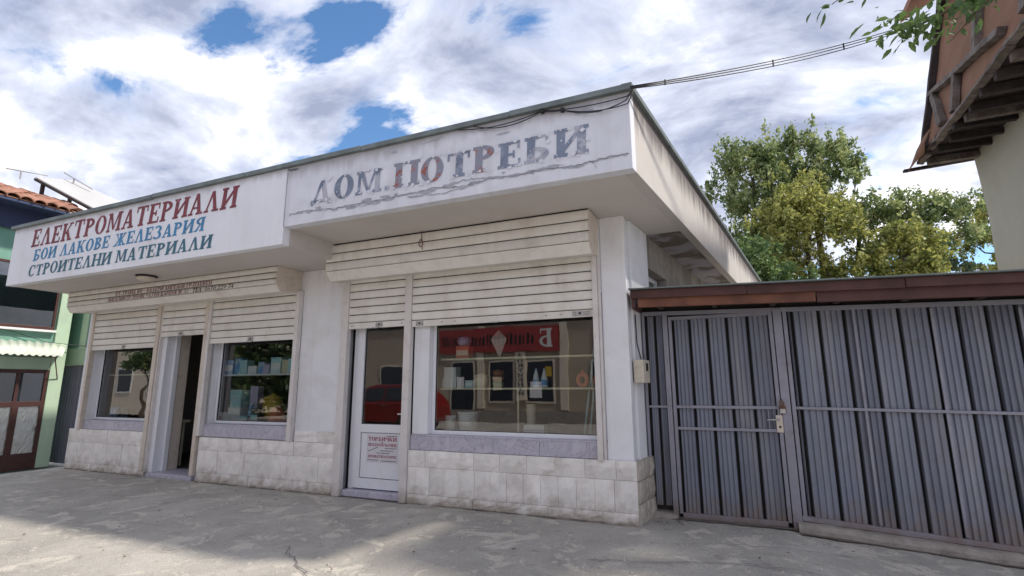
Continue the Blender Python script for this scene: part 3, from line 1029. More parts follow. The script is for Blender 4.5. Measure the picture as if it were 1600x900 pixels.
part('wall', sidewall(0.951, 2.0, 3.10, 3.565), 'raw_plaster', label='raw grey plaster of the side wall')
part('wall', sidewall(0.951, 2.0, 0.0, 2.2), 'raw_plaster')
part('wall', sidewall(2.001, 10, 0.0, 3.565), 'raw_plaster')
sw = part('window', MB().hexa([sp(-0.22, 0.96, 2.21), sp(-0.17, 0.96, 2.21), sp(-0.17, 1.99, 2.21), sp(-0.22, 1.99, 2.21), sp(-0.22, 0.96, 2.27), sp(-0.17, 0.96, 2.27), sp(-0.17, 1.99, 2.27), sp(-0.22, 1.99, 2.27)])
          .hexa([sp(-0.22, 0.96, 3.02), sp(-0.17, 0.96, 3.02), sp(-0.17, 1.99, 3.02), sp(-0.22, 1.99, 3.02), sp(-0.22, 0.96, 3.09), sp(-0.17, 0.96, 3.09), sp(-0.17, 1.99, 3.09), sp(-0.22, 1.99, 3.09)])
          .hexa([sp(-0.22, 1.92, 2.271), sp(-0.17, 1.92, 2.271), sp(-0.17, 1.99, 2.271), sp(-0.22, 1.99, 2.271), sp(-0.22, 1.92, 3.019), sp(-0.17, 1.92, 3.019), sp(-0.17, 1.99, 3.019), sp(-0.22, 1.99, 3.019)]), 'pvc_white', label='small white framed window in the side wall')
part('pane', MB().quad(sp(-0.195, 0.96, 2.27), sp(-0.195, 1.92, 2.27), sp(-0.195, 1.92, 3.02), sp(-0.195, 0.96, 3.02)), 'dark_glass', parent=sw)
# rear and left outer walls
part('wall', MB().box(-10.76, -10.56, 0.221, 10, 0, 3.6), 'wall_plaster')
part('wall', MB().box(-10.55, 1.1, 9.8, 10, 0, 3.6), 'raw_plaster')

# --- the shop rooms behind the glass
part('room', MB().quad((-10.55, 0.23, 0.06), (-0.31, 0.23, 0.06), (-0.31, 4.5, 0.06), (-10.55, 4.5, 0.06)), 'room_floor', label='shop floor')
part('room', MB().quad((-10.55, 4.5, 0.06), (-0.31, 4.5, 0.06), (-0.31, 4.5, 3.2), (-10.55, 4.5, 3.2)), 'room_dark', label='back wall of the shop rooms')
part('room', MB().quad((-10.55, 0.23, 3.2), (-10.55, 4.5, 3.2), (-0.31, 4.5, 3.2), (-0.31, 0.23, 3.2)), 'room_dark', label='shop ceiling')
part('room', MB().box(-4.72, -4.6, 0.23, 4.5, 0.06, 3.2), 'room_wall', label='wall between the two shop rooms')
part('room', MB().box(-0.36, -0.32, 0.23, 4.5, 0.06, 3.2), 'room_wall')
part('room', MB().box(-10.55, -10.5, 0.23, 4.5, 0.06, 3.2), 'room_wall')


# --- stone-tiled plinth, every tile its own piece
def tile_mesh(w, h, seed, rough=0.022):
    rnd = random.Random(seed)
    nx, nz = 5, 4
    mb = MB()
    g = []
    for j in range(nz):
        for i in range(nx):
            u, t = i / (nx - 1), j / (nz - 1)
            edge = i in (0, nx - 1) or j in (0, nz - 1)
            y = -0.020 - (0.0 if edge else rnd.uniform(0.25, 1.0) * rough)
            if edge:
                y -= rnd.uniform(0, 0.003)
            jx = 0 if i in (0, nx - 1) else rnd.uniform(-0.25, 0.25) / (nx - 1)
            jz = 0 if j in (0, nz - 1) else rnd.uniform(-0.25, 0.25) / (nz - 1)
            mb.v.append((w * (u + jx), y, h * (t + jz)))
    for j in range(nz - 1):
        for i in range(nx - 1):
            a = j * nx + i
            mb.f.append((a, a + 1, a + nx + 1, a + nx))
    b = len(mb.v)
    ring = [i for i in range(nx)] + [j * nx + nx - 1 for j in range(1, nz)] + [(nz - 1) * nx + i for i in range(nx - 2, -1, -1)] + [j * nx for j in range(nz - 2, 0, -1)]
    for r in ring:
        p = mb.v[r]
        mb.v.append((p[0], 0.004, p[2]))
    for k in range(len(ring)):
        k2 = (k + 1) % len(ring)
        mb.f.append((ring[k2], ring[k], b + k, b + k2))
    return mb.mesh('tile')


TILES = {}


def tile(w, h, k, rough=0.022):
    key = (round(w, 3), round(h, 3), k, rough)
    if key not in TILES:
        TILES[key] = tile_mesh(w, h, hash(key) & 0xffff, rough)
    return TILES[key]


def plinth(x0, x1, rows, base_y=0.0, seed=1, mat='stone_tile', gap=0.0035, widths=(0.30, 0.36, 0.24)):
    rnd = random.Random(seed)
    zt = rows[-1][1]
    pl = part('plinth', MB().box(x0 + 0.004, x1 - 0.004, base_y - 0.018, base_y + 0.01, 0.0, zt - 0.004), 'grout')
    for ri, (z0, z1) in enumerate(rows):
        w = widths[ri % len(widths)]
        x = x0
        n = 0
        while x < x1 - 0.02:
            ww = w
            if n == 0:
                ww = w * (0.55 + 0.4 * ((ri * 7 + seed) % 3) / 2)
            ww = round(min(ww, x1 - x), 3)
            if x1 - (x + ww) < 0.08:
                ww = round(x1 - x, 3)
            o = link('tile', tile(ww - gap, (z1 - z0) - gap, rnd.randrange(4)), mat)
            o.location = (x + gap / 2, base_y - 0.018 + rnd.uniform(-0.006, 0.004), z0 + gap / 2)
            o.parent = pl
            x += ww
            n += 1
    return pl


plinth(-10.80, -8.44, [(-0.01, 0.13), (0.13, 0.50), (0.50, 0.74)], -0.012, 3, widths=(0.55, 0.45, 0.62))
plinth(-7.10, -4.25, [(-0.01, 0.15), (0.15, 0.50), (0.50, 0.70)], -0.012, 5, widths=(0.30, 0.30, 0.36))
plinth(-5.05, -4.26, [(0.702, 0.86)], 0.012, 6, widths=(0.8,))
plinth(-2.99, 0.03, [(-0.01, 0.12), (0.12, 0.46), (0.46, 0.67)], -0.012, 8, widths=(0.33, 0.22, 0.36))
# return of the plinth round the corner, along the side
pl = part('plinth', MB().hexa([(-0.01, 0.03, 0), sp(0.026, 0.0, 0), sp(0.026, 0.60, 0), sp(-0.01, 0.60, 0), (-0.01, 0.03, 0.66), sp(0.026, 0.0, 0.66), sp(0.026, 0.60, 0.66), sp(-0.01, 0.60, 0.66)]), 'grout')
for (z0, z1) in ((-0.01, 0.22), (0.22, 0.46), (0.46, 0.67)):
    yy = -0.03
    for ww in (0.22, 0.20, 0.21):
        o = link('tile', tile(ww, z1 - z0 - 0.008, random.randrange(4), 0.022), None)
        if not o.data.materials:
            o.data.materials.append(MATS['stone_tile_dark'])
        o.rotation_euler = (0, 0, math.radians(90) - math.asin(S.x))
        p = sp(0.030, yy, z0)
        o.location = (p[0], p[1], p[2])
        o.parent = pl
        yy += ww + 0.005

# marble facing under the windows, each slab a piece
for (x0, x1, z0, z1, w) in ((-10.45, -8.545, 0.742, 0.90, 1.1), (-7.085, -5.17, 0.712, 0.905, 1.1), (-2.985, -0.40, 0.672, 0.868, 0.62)):
    s = part('window_sill', MB().box(x0, x1, 0.0, 0.12, z1 - 0.02, z1 + 0.004), 'marble')
    x = x0
    while x < x1 - 0.05:
        ww = min(w, x1 - x)
        o = MB().box(x + 0.0015, x + ww - 0.0015, -0.018 + random.uniform(-0.002, 0.002), 0.011, z0, z1 - 0.021).build('slab', 'marble', s, 0.002)
        x += ww
# door steps
part('doorstep', MB().box(-4.10, -3.11, -0.03, 0.26, -0.01, 0.085), 'marble', 0.01)
part('doorstep', MB().box(-8.43, -7.25, -0.02, 0.5, -0.01, 0.065), 'marble', 0.01)


# --- windows
def window(x0, x1, z0, z1, y, f=0.05, label=None):
    mb = MB().box(x0, x1, y, y + 0.06, z0, z0 + f).box(x0, x1, y, y + 0.06, z1 - f, z1).box(x0, x0 + f, y, y + 0.06, z0 + f, z1 - f).box(x1 - f, x1, y, y + 0.06, z0 + f, z1 - f)
    o = part('window', mb, 'pvc_white', 0.004, label=label)
    part('gasket', MB().box(x0 + f, x1 - f, y + 0.012, y + 0.03, z0 + f, z0 + f + 0.008).box(x0 + f, x0 + f + 0.008, y + 0.012, y + 0.03, z0 + f + 0.008, z1 - f).box(x1 - f - 0.008, x1 - f, y + 0.012, y + 0.03, z0 + f + 0.008, z1 - f), 'gasket', parent=o)
    part('pane', MB().quad((x0 + f, y + 0.02, z0 + f), (x1 - f, y + 0.02, z0 + f), (x1 - f, y + 0.02, z1 - f), (x0 + f, y + 0.02, z1 - f)), 'window_glass', parent=o)
    return o


window(-10.455, -8.50, 0.905, 2.66, 0.15, 0.045, 'white framed window left of the open doorway')
window(-7.07, -5.10, 0.91, 2.66, 0.15, 0.045, 'white framed window right of the open doorway')
window(-2.727, -0.305, 0.872, 2.66, 0.09, 0.05, 'wide white framed display window')
part('wall', MB().box(-7.195, -7.075, 0.05, 0.22, 0.86, 2.62), 'wall_plaster')
# jambs and frame of the open doorway
part('doorway', MB().box(-8.425, -8.30, 0.0, 0.30, 0.066, 2.62), 'pvc_white', 0.004, label='white jamb of the open doorway')
part('doorway', MB().box(-8.298, -8.24, 0.14, 0.22, 0.066, 2.62), 'pvc_white', 0.004)
part('doorway', MB().box(-8.298, -8.262, 0.221, 0.42, 0.066, 2.62), 'old_rail', 0.004)
part('door_lintel', MB().box(-8.298, -7.205, 0.14, 0.2, 2.45, 2.62), 'pvc_white')

# --- closed white door of the right-hand shop
door = part('door', MB().box(-4.105, -4.03, 0.10, 0.17, 0.086, 2.62).box(-4.03, -3.105, 0.10, 0.17, 2.50, 2.62), 'pvc_white', 0.004, label='white glazed door with a poster on its lower panel')
leaf = part('door_leaf', MB().box(-4.022, -3.91, 0.085, 0.155, 0.10, 2.49).box(-3.155, -3.10, 0.085, 0.155, 0.10, 2.49).box(-3.91, -3.155, 0.085, 0.155, 0.10, 0.235).box(-3.91, -3.155, 0.085, 0.155, 0.86, 0.975).box(-3.91, -3.155, 0.085, 0.155, 2.38, 2.49), 'pvc_white', 0.003, parent=door)
part('door_panel', MB().box(-3.902, -3.163, 0.105, 0.14, 0.243, 0.852), 'pvc_white', 0.004, parent=door)
part('gasket', MB().box(-3.912, -3.153, 0.112, 0.13, 0.233, 0.862), 'gasket', parent=door)
part('pane', MB().quad((-3.91, 0.118, 0.975), (-3.155, 0.118, 0.975), (-3.155, 0.118, 2.38), (-3.91, 0.118, 2.38)), 'window_glass', parent=door)
part('gasket', MB().box(-3.91, -3.155, 0.108, 0.116, 0.975, 0.985).box(-3.91, -3.90, 0.108, 0.116, 0.985, 2.38).box(-3.165, -3.155, 0.108, 0.116, 0.985, 2.38), 'gasket', parent=door)
part('door_handle', MB().box(-3.145, -3.12, 0.065, 0.085, 1.02, 1.16).tube([(-3.132, 0.065, 1.13), (-3.132, 0.04, 1.13), (-3.24, 0.035, 1.125)], 0.009, 8), 'pvc_white', parent=door)


# --- shutter boxes, guides and roller shutters
def slat_mesh(length, h, name='slat'):
    """one aluminium slat: shallow convex front, dark joint recessed along its lower edge"""
    prof = [(0.004, 0.0), (0.004, 0.011), (-0.004, 0.0115), (-0.013, 0.020), (-0.0185, h * 0.42), (-0.0185, h * 0.70), (-0.012, h - 0.010), (-0.004, h - 0.002), (0.006, h - 0.001), (0.008, h - 0.001), (0.008, 0.0)]
    mb = MB()
    mb.prism([(0, y, z) for (y, z) in prof], (length, 0, 0))
    me = mb.mesh(name)
    me.materials.append(MATS['shutter'])
    me.materials.append(MATS['gasket'])
    n = len(prof)
    me.polygons[2].material_index = 1
    bm = bmesh.new(); bm.from_mesh(me); bmesh.ops.recalc_face_normals(bm, faces=bm.faces); bm.to_mesh(me); bm.free()
    return me


def shutter(x0, x1, zt, zb, y, h=0.098, lockx=None, plates=(), label=None):
    bar = part('roller_shutter', MB().box(x0, x1, y - 0.014, y + 0.006, zb, zb + 0.085), 'shutter', 0.003, label=label)
    me = slat_mesh(x1 - x0, h)
    z = zb + 0.085
    while z < zt:
        o = link('slat', me, None)
        o.location = (x0, y + random.uniform(-0.0015, 0.0015), z)
        o.parent = bar
        z += h
    for lx in ([lockx] if lockx else []):
        part('lock_plate', MB().box(lx - 0.06, lx + 0.06, y - 0.020, y - 0.0145, zb + 0.012, zb + 0.075), 'steel', 0.003, parent=bar)
        part('keyhole', MB().tube([(lx, y - 0.024, zb + 0.045), (lx, y - 0.018, zb + 0.045)], 0.014, 10), 'black', parent=bar)
        for dx in (-0.05, 0.05):
            part('rivet', MB().tube([(lx + dx, y - 0.0225, zb + 0.03), (lx + dx, y - 0.018, zb + 0.03)], 0.006, 6), 'black', parent=bar)
    for px in plates:
        part('rivet', MB().tube([(px, y - 0.0185, zb + 0.045), (px, y - 0.0125, zb + 0.045)], 0.008, 6), 'black', parent=bar)
    # pull handle under the bar
    part('pull_handle', MB().tube([((x0 + x1) / 2 - 0.06, y - 0.012, zb + 0.008), ((x0 + x1) / 2 - 0.05, y - 0.04, zb - 0.005), ((x0 + x1) / 2 + 0.05, y - 0.04, zb - 0.005), ((x0 + x1) / 2 + 0.06, y - 0.012, zb + 0.008)], 0.006, 6), 'steel', parent=bar)
    return bar


YS = -0.045
shutter(-10.455, -8.535, 2.99, 2.225, YS, 0.124, -9.45, label='left-hand beige roller shutter half raised')
shutter(-8.40, -7.235, 2.99, 2.405, YS, 0.124, -7.86, label='beige roller shutter over the open doorway')
shutter(-7.085, -5.17, 2.99, 2.235, YS, 0.124, -6.12, label='beige roller shutter over the blue-boxes window')
shutter(-4.105, -3.105, 3.08, 2.34, YS, 0.118, -3.55, plates=(-4.05, -4.02, -3.16), label='beige roller shutter over the white door')
shutter(-2.99, -0.40, 3.08, 2.32, YS, 0.118, -2.86, plates=(-2.30, -2.5, -1.0, -0.8), label='wide beige roller shutter over the display window')
bar_pl = [o for o in SHOP.children if o.name.startswith('roller_shutter')][-1]
part('lock_plate', MB().box(-0.66, -0.42, YS - 0.021, YS - 0.0145, 2.333, 2.395), 'steel', 0.003, parent=bar_pl)
for dx, dz, r in ((-0.56, 0.047, 0.016), (-0.62, 0.03, 0.006), (-0.62, 0.06, 0.006), (-0.47, 0.03, 0.006), (-0.46, 0.06, 0.006)):
    part('rivet', MB().tube([(dx, YS - 0.025, 2.32 + dz), (dx, YS - 0.018, 2.32 + dz)], r, 8), 'black', parent=bar_pl)

# guide rails: (x0, x1, z0, z1, material)
for (x0, x1, z0, z1, m) in ((-10.53, -10.457, 0.72, 3.0, 'old_rail'), (-8.533, -8.435, 0.10, 3.0, 'old_rail'), (-7.233, -7.155, 0.09, 3.0, 'old_rail'), (-7.153, -7.088, 0.72, 3.0, 'shutter_rail'), (-5.168, -5.092, 0.70, 3.0, 'shutter_rail'),
                             (-4.235, -4.108, 0.0, 3.09, 'shutter_rail'), (-3.102, -2.995, 0.0, 3.09, 'shutter_rail'), (-0.397, -0.335, 0.66, 3.09, 'shutter_rail'), (-0.333, -0.305, 0.66, 3.4, 'shutter_rail')):
    part('guide_rail', MB().box(x0, x1, -0.085 if x1 - x0 > 0.03 else -0.05, 0.002, z0, z1), m, 0.004)
part('guide_rail', MB().box(-8.433, -8.402, -0.06, 0.002, 0.07, 3.0), 'shutter_rail', 0.003)


def shutter_box(x0, x1, zt, zb, yf, cham, strips, label):
    """housing of the rolled shutter: ribbed front strips, chamfered lower edge, end caps"""
    zc = zb + cham
    prof = [(0.0, zt), (yf + 0.012, zt), (yf + 0.012, zc), (yf + cham * 0.75, zb + 0.006), (0.0, zb + 0.05)]
    core = MB().prism([(x0 + 0.01, y, z) for y, z in prof], (x1 - x0 - 0.02, 0, 0))
    box = part('shutter_box', core, 'shutter', fix=True, label=label)
    for xx in (x0, x1 - 0.01):
        pr = [(0.0, zt + 0.002), (yf + 0.002, zt + 0.002), (yf + 0.002, zc), (yf + cham * 0.75 - 0.004, zb), (0.0, zb + 0.045)]
        part('end_cap', MB().prism([(xx, y, z) for y, z in pr], (0.0095, 0, 0)), 'old_rail', parent=box, fix=True)
    h = (zt - zc) / strips
    msh = slat_mesh(x1 - x0 - 0.024, h, 'box_strip')
    for k in range(strips):
        o = link('box_strip', msh, None)
        o.location = (x0 + 0.012, yf + 0.008, zc + k * h)
        o.parent = box
    # slanted lower strip
    o = part('box_strip', MB().hexa([(x0 + 0.012, yf + cham * 0.75, zb), (x1 - 0.012, yf + cham * 0.75, zb), (x1 - 0.012, yf + cham * 0.75 + 0.02, zb + 0.004), (x0 + 0.012, yf + cham * 0.75 + 0.02, zb + 0.004),
                                     (x0 + 0.012, yf - 0.002, zc + 0.002), (x1 - 0.012, yf - 0.002, zc + 0.002), (x1 - 0.012, yf + 0.02, zc + 0.002), (x0 + 0.012, yf + 0.02, zc + 0.002)]), 'shutter', 0.003, parent=box)
    return box


box_l = shutter_box(-10.62, -5.14, 3.318, 2.93, -0.50, 0.10, 3, 'left shutter housing with painted lettering')
box_r = shutter_box(-4.26, -0.31, 3.535, 3.02, -0.44, 0.125, 3, 'right shutter housing with a loose wire hook')
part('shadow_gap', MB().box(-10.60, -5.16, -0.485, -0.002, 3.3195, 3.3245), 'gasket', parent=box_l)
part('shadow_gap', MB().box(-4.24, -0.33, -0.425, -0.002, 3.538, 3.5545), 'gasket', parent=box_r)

# wire hook hanging on the right box
part('wire_hook', MB().tube([(-2.59, -0.47, 3.553), (-2.60, -0.475, 3.50), (-2.585, -0.478, 3.47), (-2.60, -0.48, 3.43)], 0.006, 6)
     .tube([(-2.60 + 0.03 * math.sin(a * 0.7), -0.48, 3.38 - 0.05 * math.cos(a * 0.7)) for a in range(10)], 0.006, 6)
     .tube([(-2.60, -0.48, 3.43), (-2.57, -0.485, 3.37), (-2.58, -0.482, 3.31), (-2.565, -0.48, 3.29)], 0.005, 6), 'rust', parent=box_r)
# oval lamp under the left soffit
lamp = part('soffit_lamp', MB().lathe(-7.70, -0.85, [(0.155, 3.324), (0.155, 3.305), (0.14, 3.297)], 20), 'black', label='round bulkhead lamp, unlit')
part('lamp_shade', MB().lathe(-7.70, -0.85, [(0.135, 3.2965), (0.13, 3.27), (0.10, 3.245), (0.05, 3.232), (0.01, 3.23)], 20), 'old_rail', parent=lamp, smooth=True)

# --- lettering
YL = YF - 0.0035
letters('ЕЛЕКТРОМАТЕРИАЛИ', -10.22, -5.07, 3.962, 0.315, YL, 'letter_red', fascia_l, shear=0.10, jitter=0.012)
letters('БОИ ЛАКОВЕ ЖЕЛЕЗАРИЯ', -10.08, -5.69, 3.700, 0.205, YL, 'letter_blue', fascia_l, shear=0.10, jitter=0.012)
letters('СТРОИТЕЛНИ МАТЕРИАЛИ', -10.16, -5.49, 3.424, 0.20, YL, 'letter_teal', fascia_l, shear=0.10, jitter=0.012)
SW, TH, SE, SH = 0.27, 0.15, 0.085, 0.13
letters('ДОМ.ПОТРЕБИ', -3.70, -0.08, 3.795, 0.30, YL + 0.003, lambda i: 'letter_faded_red' if i in (4, 5, 7) else 'letter_faded', fascia_r, shear=0.03, jitter=0.02)
SW, TH, SE, SH = 0.22, 0.11, 0.075, 0.09
letters('ЕТ. ГРАНД ВО - ВАЛЕРИ АНГЕЛОВ ГР.ПЛЕВЕН', -9.10, -6.57, 3.142, 0.066, -0.5135, 'letter_red', box_l, shear=0.15, each=False, name='lettering')
letters('МАГАЗИН ГР.ТРОЯН УЛ.ГЕН КАРЦОВ № 35', -9.30, -7.12, 3.046, 0.064, -0.5135, 'letter_red', box_l, shear=0.15, each=False, name='lettering')
letters('ТЕЛ. 0670 229 74', -7.02, -6.06, 3.045, 0.068, -0.5135, 'letter_black', box_l, shear=0.15, each=False, name='lettering')


# cracks and peeled paint on the right fascia
def fascia_crack(pts, w, mat, k):
    P = []
    rnd = random.Random(k)
    for i in range(len(pts) - 1):
        a, b = Vector(pts[i]), Vector(pts[i + 1])
        n = max(2, int((b - a).length / 0.035))
        for j in range(n):
            P.append(a.lerp(b, j / n) + Vector((0, rnd.uniform(-1, 1) * 0.010)))
    P.append(Vector(pts[-1]))
    mb = MB()
    yy = YF - 0.0005 - 0.0004 * k
    prev = None
    for i, q in enumerate(P):
        ww = w * rnd.uniform(0.25, 1.0)
        cur = ((q.x, yy, q.y - ww), (q.x, yy, q.y + ww * rnd.uniform(0.3, 1)))
        if prev:
            mb.quad(prev[0], cur[0], cur[1], prev[1])
        prev = cur
    return mb.build('peeled_crack', mat, fascia_r)


line = [(-4.05, 3.700), (-3.75, 3.715), (-3.55, 3.695), (-3.30, 3.678), (-2.95, 3.690), (-2.6, 3.672), (-2.3, 3.695), (-2.05, 3.690), (-1.85, 3.71), (-1.5, 3.665), (-1.15, 3.70), (-0.85, 3.685), (-0.5, 3.695), (-0.2, 3.675), (0.05, 3.70), (0.34, 3.705)]
fascia_crack(line, 0.016, 'peeled', 1)
fascia_crack([(a, b + 0.006) for a, b in line], 0.005, 'crack', 2)
fascia_crack([(-1.75, 3.72), (-1.45, 3.745), (-1.2, 3.72), (-1.0, 3.70)], 0.014, 'peeled', 3)
fascia_crack([(-2.2, 3.665), (-1.9, 3.640), (-1.65, 3.635), (-1.35, 3.665)], 0.012, 'peeled', 4)
fascia_crack([(-3.1, 3.665), (-2.9, 3.65), (-2.6, 3.655)], 0.010, 'peeled', 5)
fascia_crack([(-0.05, 3.70), (0.0, 3.66), (0.02, 3.62)], 0.006, 'crack', 6)
fascia_crack([(-2.05, 4.29), (-1.9, 4.30), (-1.75, 4.325)], 0.008, 'peeled', 7)
fascia_crack([(-4.13, 4.34), (-4.08, 4.33), (-3.95, 4.335)], 0.022, 'crack', 8)
fr_ = random.Random(5)
mb = MB()
for k in range(34):
    cx_ = fr_.uniform(-3.95, 0.25)
    cz_ = 3.69 + fr_.gauss(0, 0.022)
    if k > 26:
        cz_ = fr_.uniform(4.2, 4.33)
    rx_, rz_ = fr_.uniform(0.02, 0.11), fr_.uniform(0.008, 0.024)
    mb.quad(*[(cx_ + rx_ * fr_.uniform(0.55, 1.2) * math.cos(a * 0.5236), YF - 0.0001 - 0.00002 * k, cz_ + rz_ * fr_.uniform(0.45, 1.2) * math.sin(a * 0.5236)) for a in range(12)])
o = mb.build('flaked_patches', 'peeled', fascia_r)
o['kind'] = 'stuff'
# chips where the paint of the letters has come off
mb = MB()
cr = random.Random(77)
for k in range(190):
    cx_, cz_ = cr.uniform(-3.75, -0.05), cr.choice([3.80, 3.80, 4.09, 4.09, cr.uniform(3.78, 4.12)]) + cr.gauss(0, 0.014)
    r_ = cr.choice([0.008, 0.012, 0.018, 0.03]) * cr.uniform(0.7, 1.2)
    mb.quad(*[(cx_ + r_ * cr.uniform(0.5, 1.3) * math.cos(a * 0.8976), YF - 0.0042 - 0.00003 * k, cz_ + r_ * cr.uniform(0.4, 1.0) * math.sin(a * 0.8976)) for a in range(7)])
o = mb.build('paint_chips', 'fascia_old', fascia_r)
o['kind'] = 'stuff'
# seam between the two fascias
part('seam', MB().box(-4.146, -4.133, YF - 0.001, YF + 0.002, 3.56, 4.36), 'peeled', parent=fascia_r)

# poster on the door
poster = part('poster', MB().box(-3.80, -3.265, 0.1015, 0.1045, 0.455, 0.835), 'paper', parent=door, label='paper poster with red lettering')
poster_y = 0.0995


def poster_text(t, x0, x1, z, h, m, shear=0.0, drop=0.0):
    o = letters(t, x0, x1, z, h, poster_y, m, door, shear=shear, each=False, name='lettering', drop=drop)


poster_text('ТОРБИЧКИ', -3.775, -3.29, 0.748, 0.052, 'sign_ink_red')
poster_text('ЗА', -3.56, -3.52, 0.723, 0.018, 'sign_ink_red')
poster_text('ПРАХОСМУКАЧКИ', -3.775, -3.29, 0.675, 0.040, 'sign_ink_red')
poster_text('АРОМАТИЗАТОРИ', -3.775, -3.295, 0.520, 0.036, 'sign_ink_red')
for (x0, x1, z, d) in ((-3.48, -3.30, 0.645, 0), (-3.56, -3.34, 0.612, 0), (-3.62, -3.40, 0.580, 0), (-3.77, -3.62, 0.60, 0.35), (-3.775, -3.60, 0.482, 0), (-3.54, -3.29, 0.476, 0), (-3.46, -3.30, 0.812, 0)):
    mb = MB()     # fine print too small to read: short ink dashes
    xx = x0
    while xx < x1:
        w = random.uniform(0.008, 0.022)
        zz = z + d * (xx - x0)
        mb.quad((xx, poster_y, zz), (xx + w, poster_y, zz + d * w), (xx + w, poster_y, zz + d * w + 0.010), (xx, poster_y, zz + 0.010))
        xx += w + random.uniform(0.004, 0.008)
    mb.build('fine_print', 'sign_ink_dark', door)['kind'] = 'stuff'

# --- electricity meter box on the corner pillar
mbx = thing('meter_box', 'small cream electricity meter box fixed to the corner pillar', 'meter box', (0.08, 0.2, 1.5))
MB().hexa([sp(0.002, 0.12, 1.53), sp(0.12, 0.12, 1.53), sp(0.12, 0.36, 1.53), sp(0.002, 0.36, 1.53), sp(0.002, 0.12, 1.80), sp(0.12, 0.12, 1.80), sp(0.12, 0.36, 1.80), sp(0.002, 0.36, 1.80)]).build('case', 'box_cream', mbx, 0.008)
MB().hexa([sp(0.1205, 0.21, 1.67), sp(0.124, 0.21, 1.67), sp(0.124, 0.29, 1.67), sp(0.1205, 0.29, 1.67), sp(0.1205, 0.21, 1.76), sp(0.124, 0.21, 1.76), sp(0.124, 0.29, 1.76), sp(0.1205, 0.29, 1.76)]).build('dial_window', 'black', mbx)
MB().tube([sp(0.06, 0.24, 1.80), sp(0.02, 0.24, 2.0), sp(0.015, 0.24, 2.35)], 0.008, 6).build('cable', 'cable_black', mbx)


# ------------------------------------------------------------------ goods in the shop windows
def shelf(x0, x1, y0, y1, z, mat, label, posts=()):
    t = thing('display_shelf', label, 'shelf', ((x0 + x1) / 2, y0, z))
    MB().box(x0, x1, y0, y1, z - 0.012, z + 0.012).build('board', mat, t, 0.002)
    for px in posts:
        MB().box(px - 0.01, px + 0.01, y1 - 0.02, y1, 0.88, z - 0.0125).build('support', mat, t)
    return t


shelf(-2.70, -0.36, 0.26, 0.52, 1.874, 'shelf_board', 'upper pale display shelf in the wide window')
shelf(-2.70, -0.36, 0.26, 0.52, 1.468, 'shelf_board', 'lower pale display shelf in the wide window', (-1.62,))
shelf(-7.30, -5.0, 0.26, 0.62, 1.712, 'goods_white', 'white shelf of blue boxes in the window right of the doorway')
for (x0, x1, zt, lab) in ((-10.44, -8.5, 0.90, 'display ledge inside the leftmost window'), (-7.30, -5.0, 0.90, 'display ledge inside the blue-boxes window'), (-2.72, -0.36, 0.86, 'display ledge inside the wide window')):
    t = thing('display_ledge', lab, 'shelf', ((x0 + x1) / 2, 0.4, 0))
    MB().box(x0, x1, 0.225, 0.75, zt - 0.04, zt).build('board', 'goods_cream', t)
    MB().box(x0 + 0.1, x0 + 0.15, 0.68, 0.72, 0.061, zt - 0.041).build('leg', 'goods_cream', t)
    MB().box(x1 - 0.15, x1 - 0.1, 0.68, 0.72, 0.061, zt - 0.041).build('leg', 'goods_cream', t)


def carton(x0, x1, y0, y1, z0, z1, mat, label, lid=None, cat='box', band=None):
    t = thing('carton', label, cat, ((x0 + x1) / 2, y0, z0))
    MB().box(x0, x1, y0, y1, z0, z1 - 0.012).build('body', mat, t, 0.004)
    MB().box(x0 - 0.004, x1 + 0.004, y0 - 0.004, y1 + 0.004, z1 - 0.0118, z1).build('lid', lid or mat, t, 0.003)
    if band:
        MB().box(x0 + 0.01, x1 - 0.01, y0 - 0.003, y0 - 0.0005, z0 + (z1 - z0) * 0.25, z0 + (z1 - z0) * 0.65).build('printed_label', band, t)
    return t


def bottle(x, y, z, r, h, mat, label, cap='goods_blue', band='goods_blue'):
    t = thing('bottle', label, 'bottle', (x, y, z))
    MB().lathe(x, y, [(r, z), (r * 1.02, z + h * 0.05), (r * 0.95, z + h * 0.45), (r * 0.6, z + h * 0.72), (r * 0.32, z + h * 0.86), (r * 0.32, z + h * 0.9)], 14).build('body', mat, t, smooth=True)
    MB().lathe(x, y, [(r * 0.38, z + h * 0.9005), (r * 0.38, z + h * 0.96), (r * 0.2, z + h)], 12).build('cap', cap, t, smooth=True)
    MB().lathe(x, y, [(r * 1.03, z + h * 0.12), (r * 1.0, z + h * 0.40)], 14).build('printed_label', band, t)
    return t


def pot(x, y, z, r, h, mat, label, cat='pot'):
    t = thing('pot', label, cat, (x, y, z))
    MB().lathe(x, y, [(r * 0.75, z), (r, z + h * 0.45), (r * 0.9, z + h * 0.8)], 16).build('body', mat, t, smooth=True)
    MB().lathe(x, y, [(r * 0.94, z + h * 0.801), (r * 0.96, z + h * 0.87), (r * 0.3, z + h * 0.93), (r * 0.15, z + h)], 16).build('lid', mat, t, smooth=True)
    return t


def bucket(x, y, z, r, h, mat, label, cat='bucket'):
    t = thing('bucket', label, cat, (x, y, z))
    MB().lathe(x, y, [(r * 0.82, z), (r, z + h * 0.93)], 18).build('body', mat, t, smooth=True)
    MB().lathe(x, y, [(r * 1.06, z + h * 0.931), (r * 1.06, z + h), (r * 0.9, z + h * 1.005)], 18).build('lid', mat, t)
    MB().tube([(x - r, y - 0.02, z + h * 0.85), (x - r * 0.6, y - r * 0.95, z + h * 0.6), (x + r * 0.6, y - r * 0.95, z + h * 0.6), (x + r, y - 0.02, z + h * 0.85)], 0.004, 5).build('handle', 'steel', t)
    return t


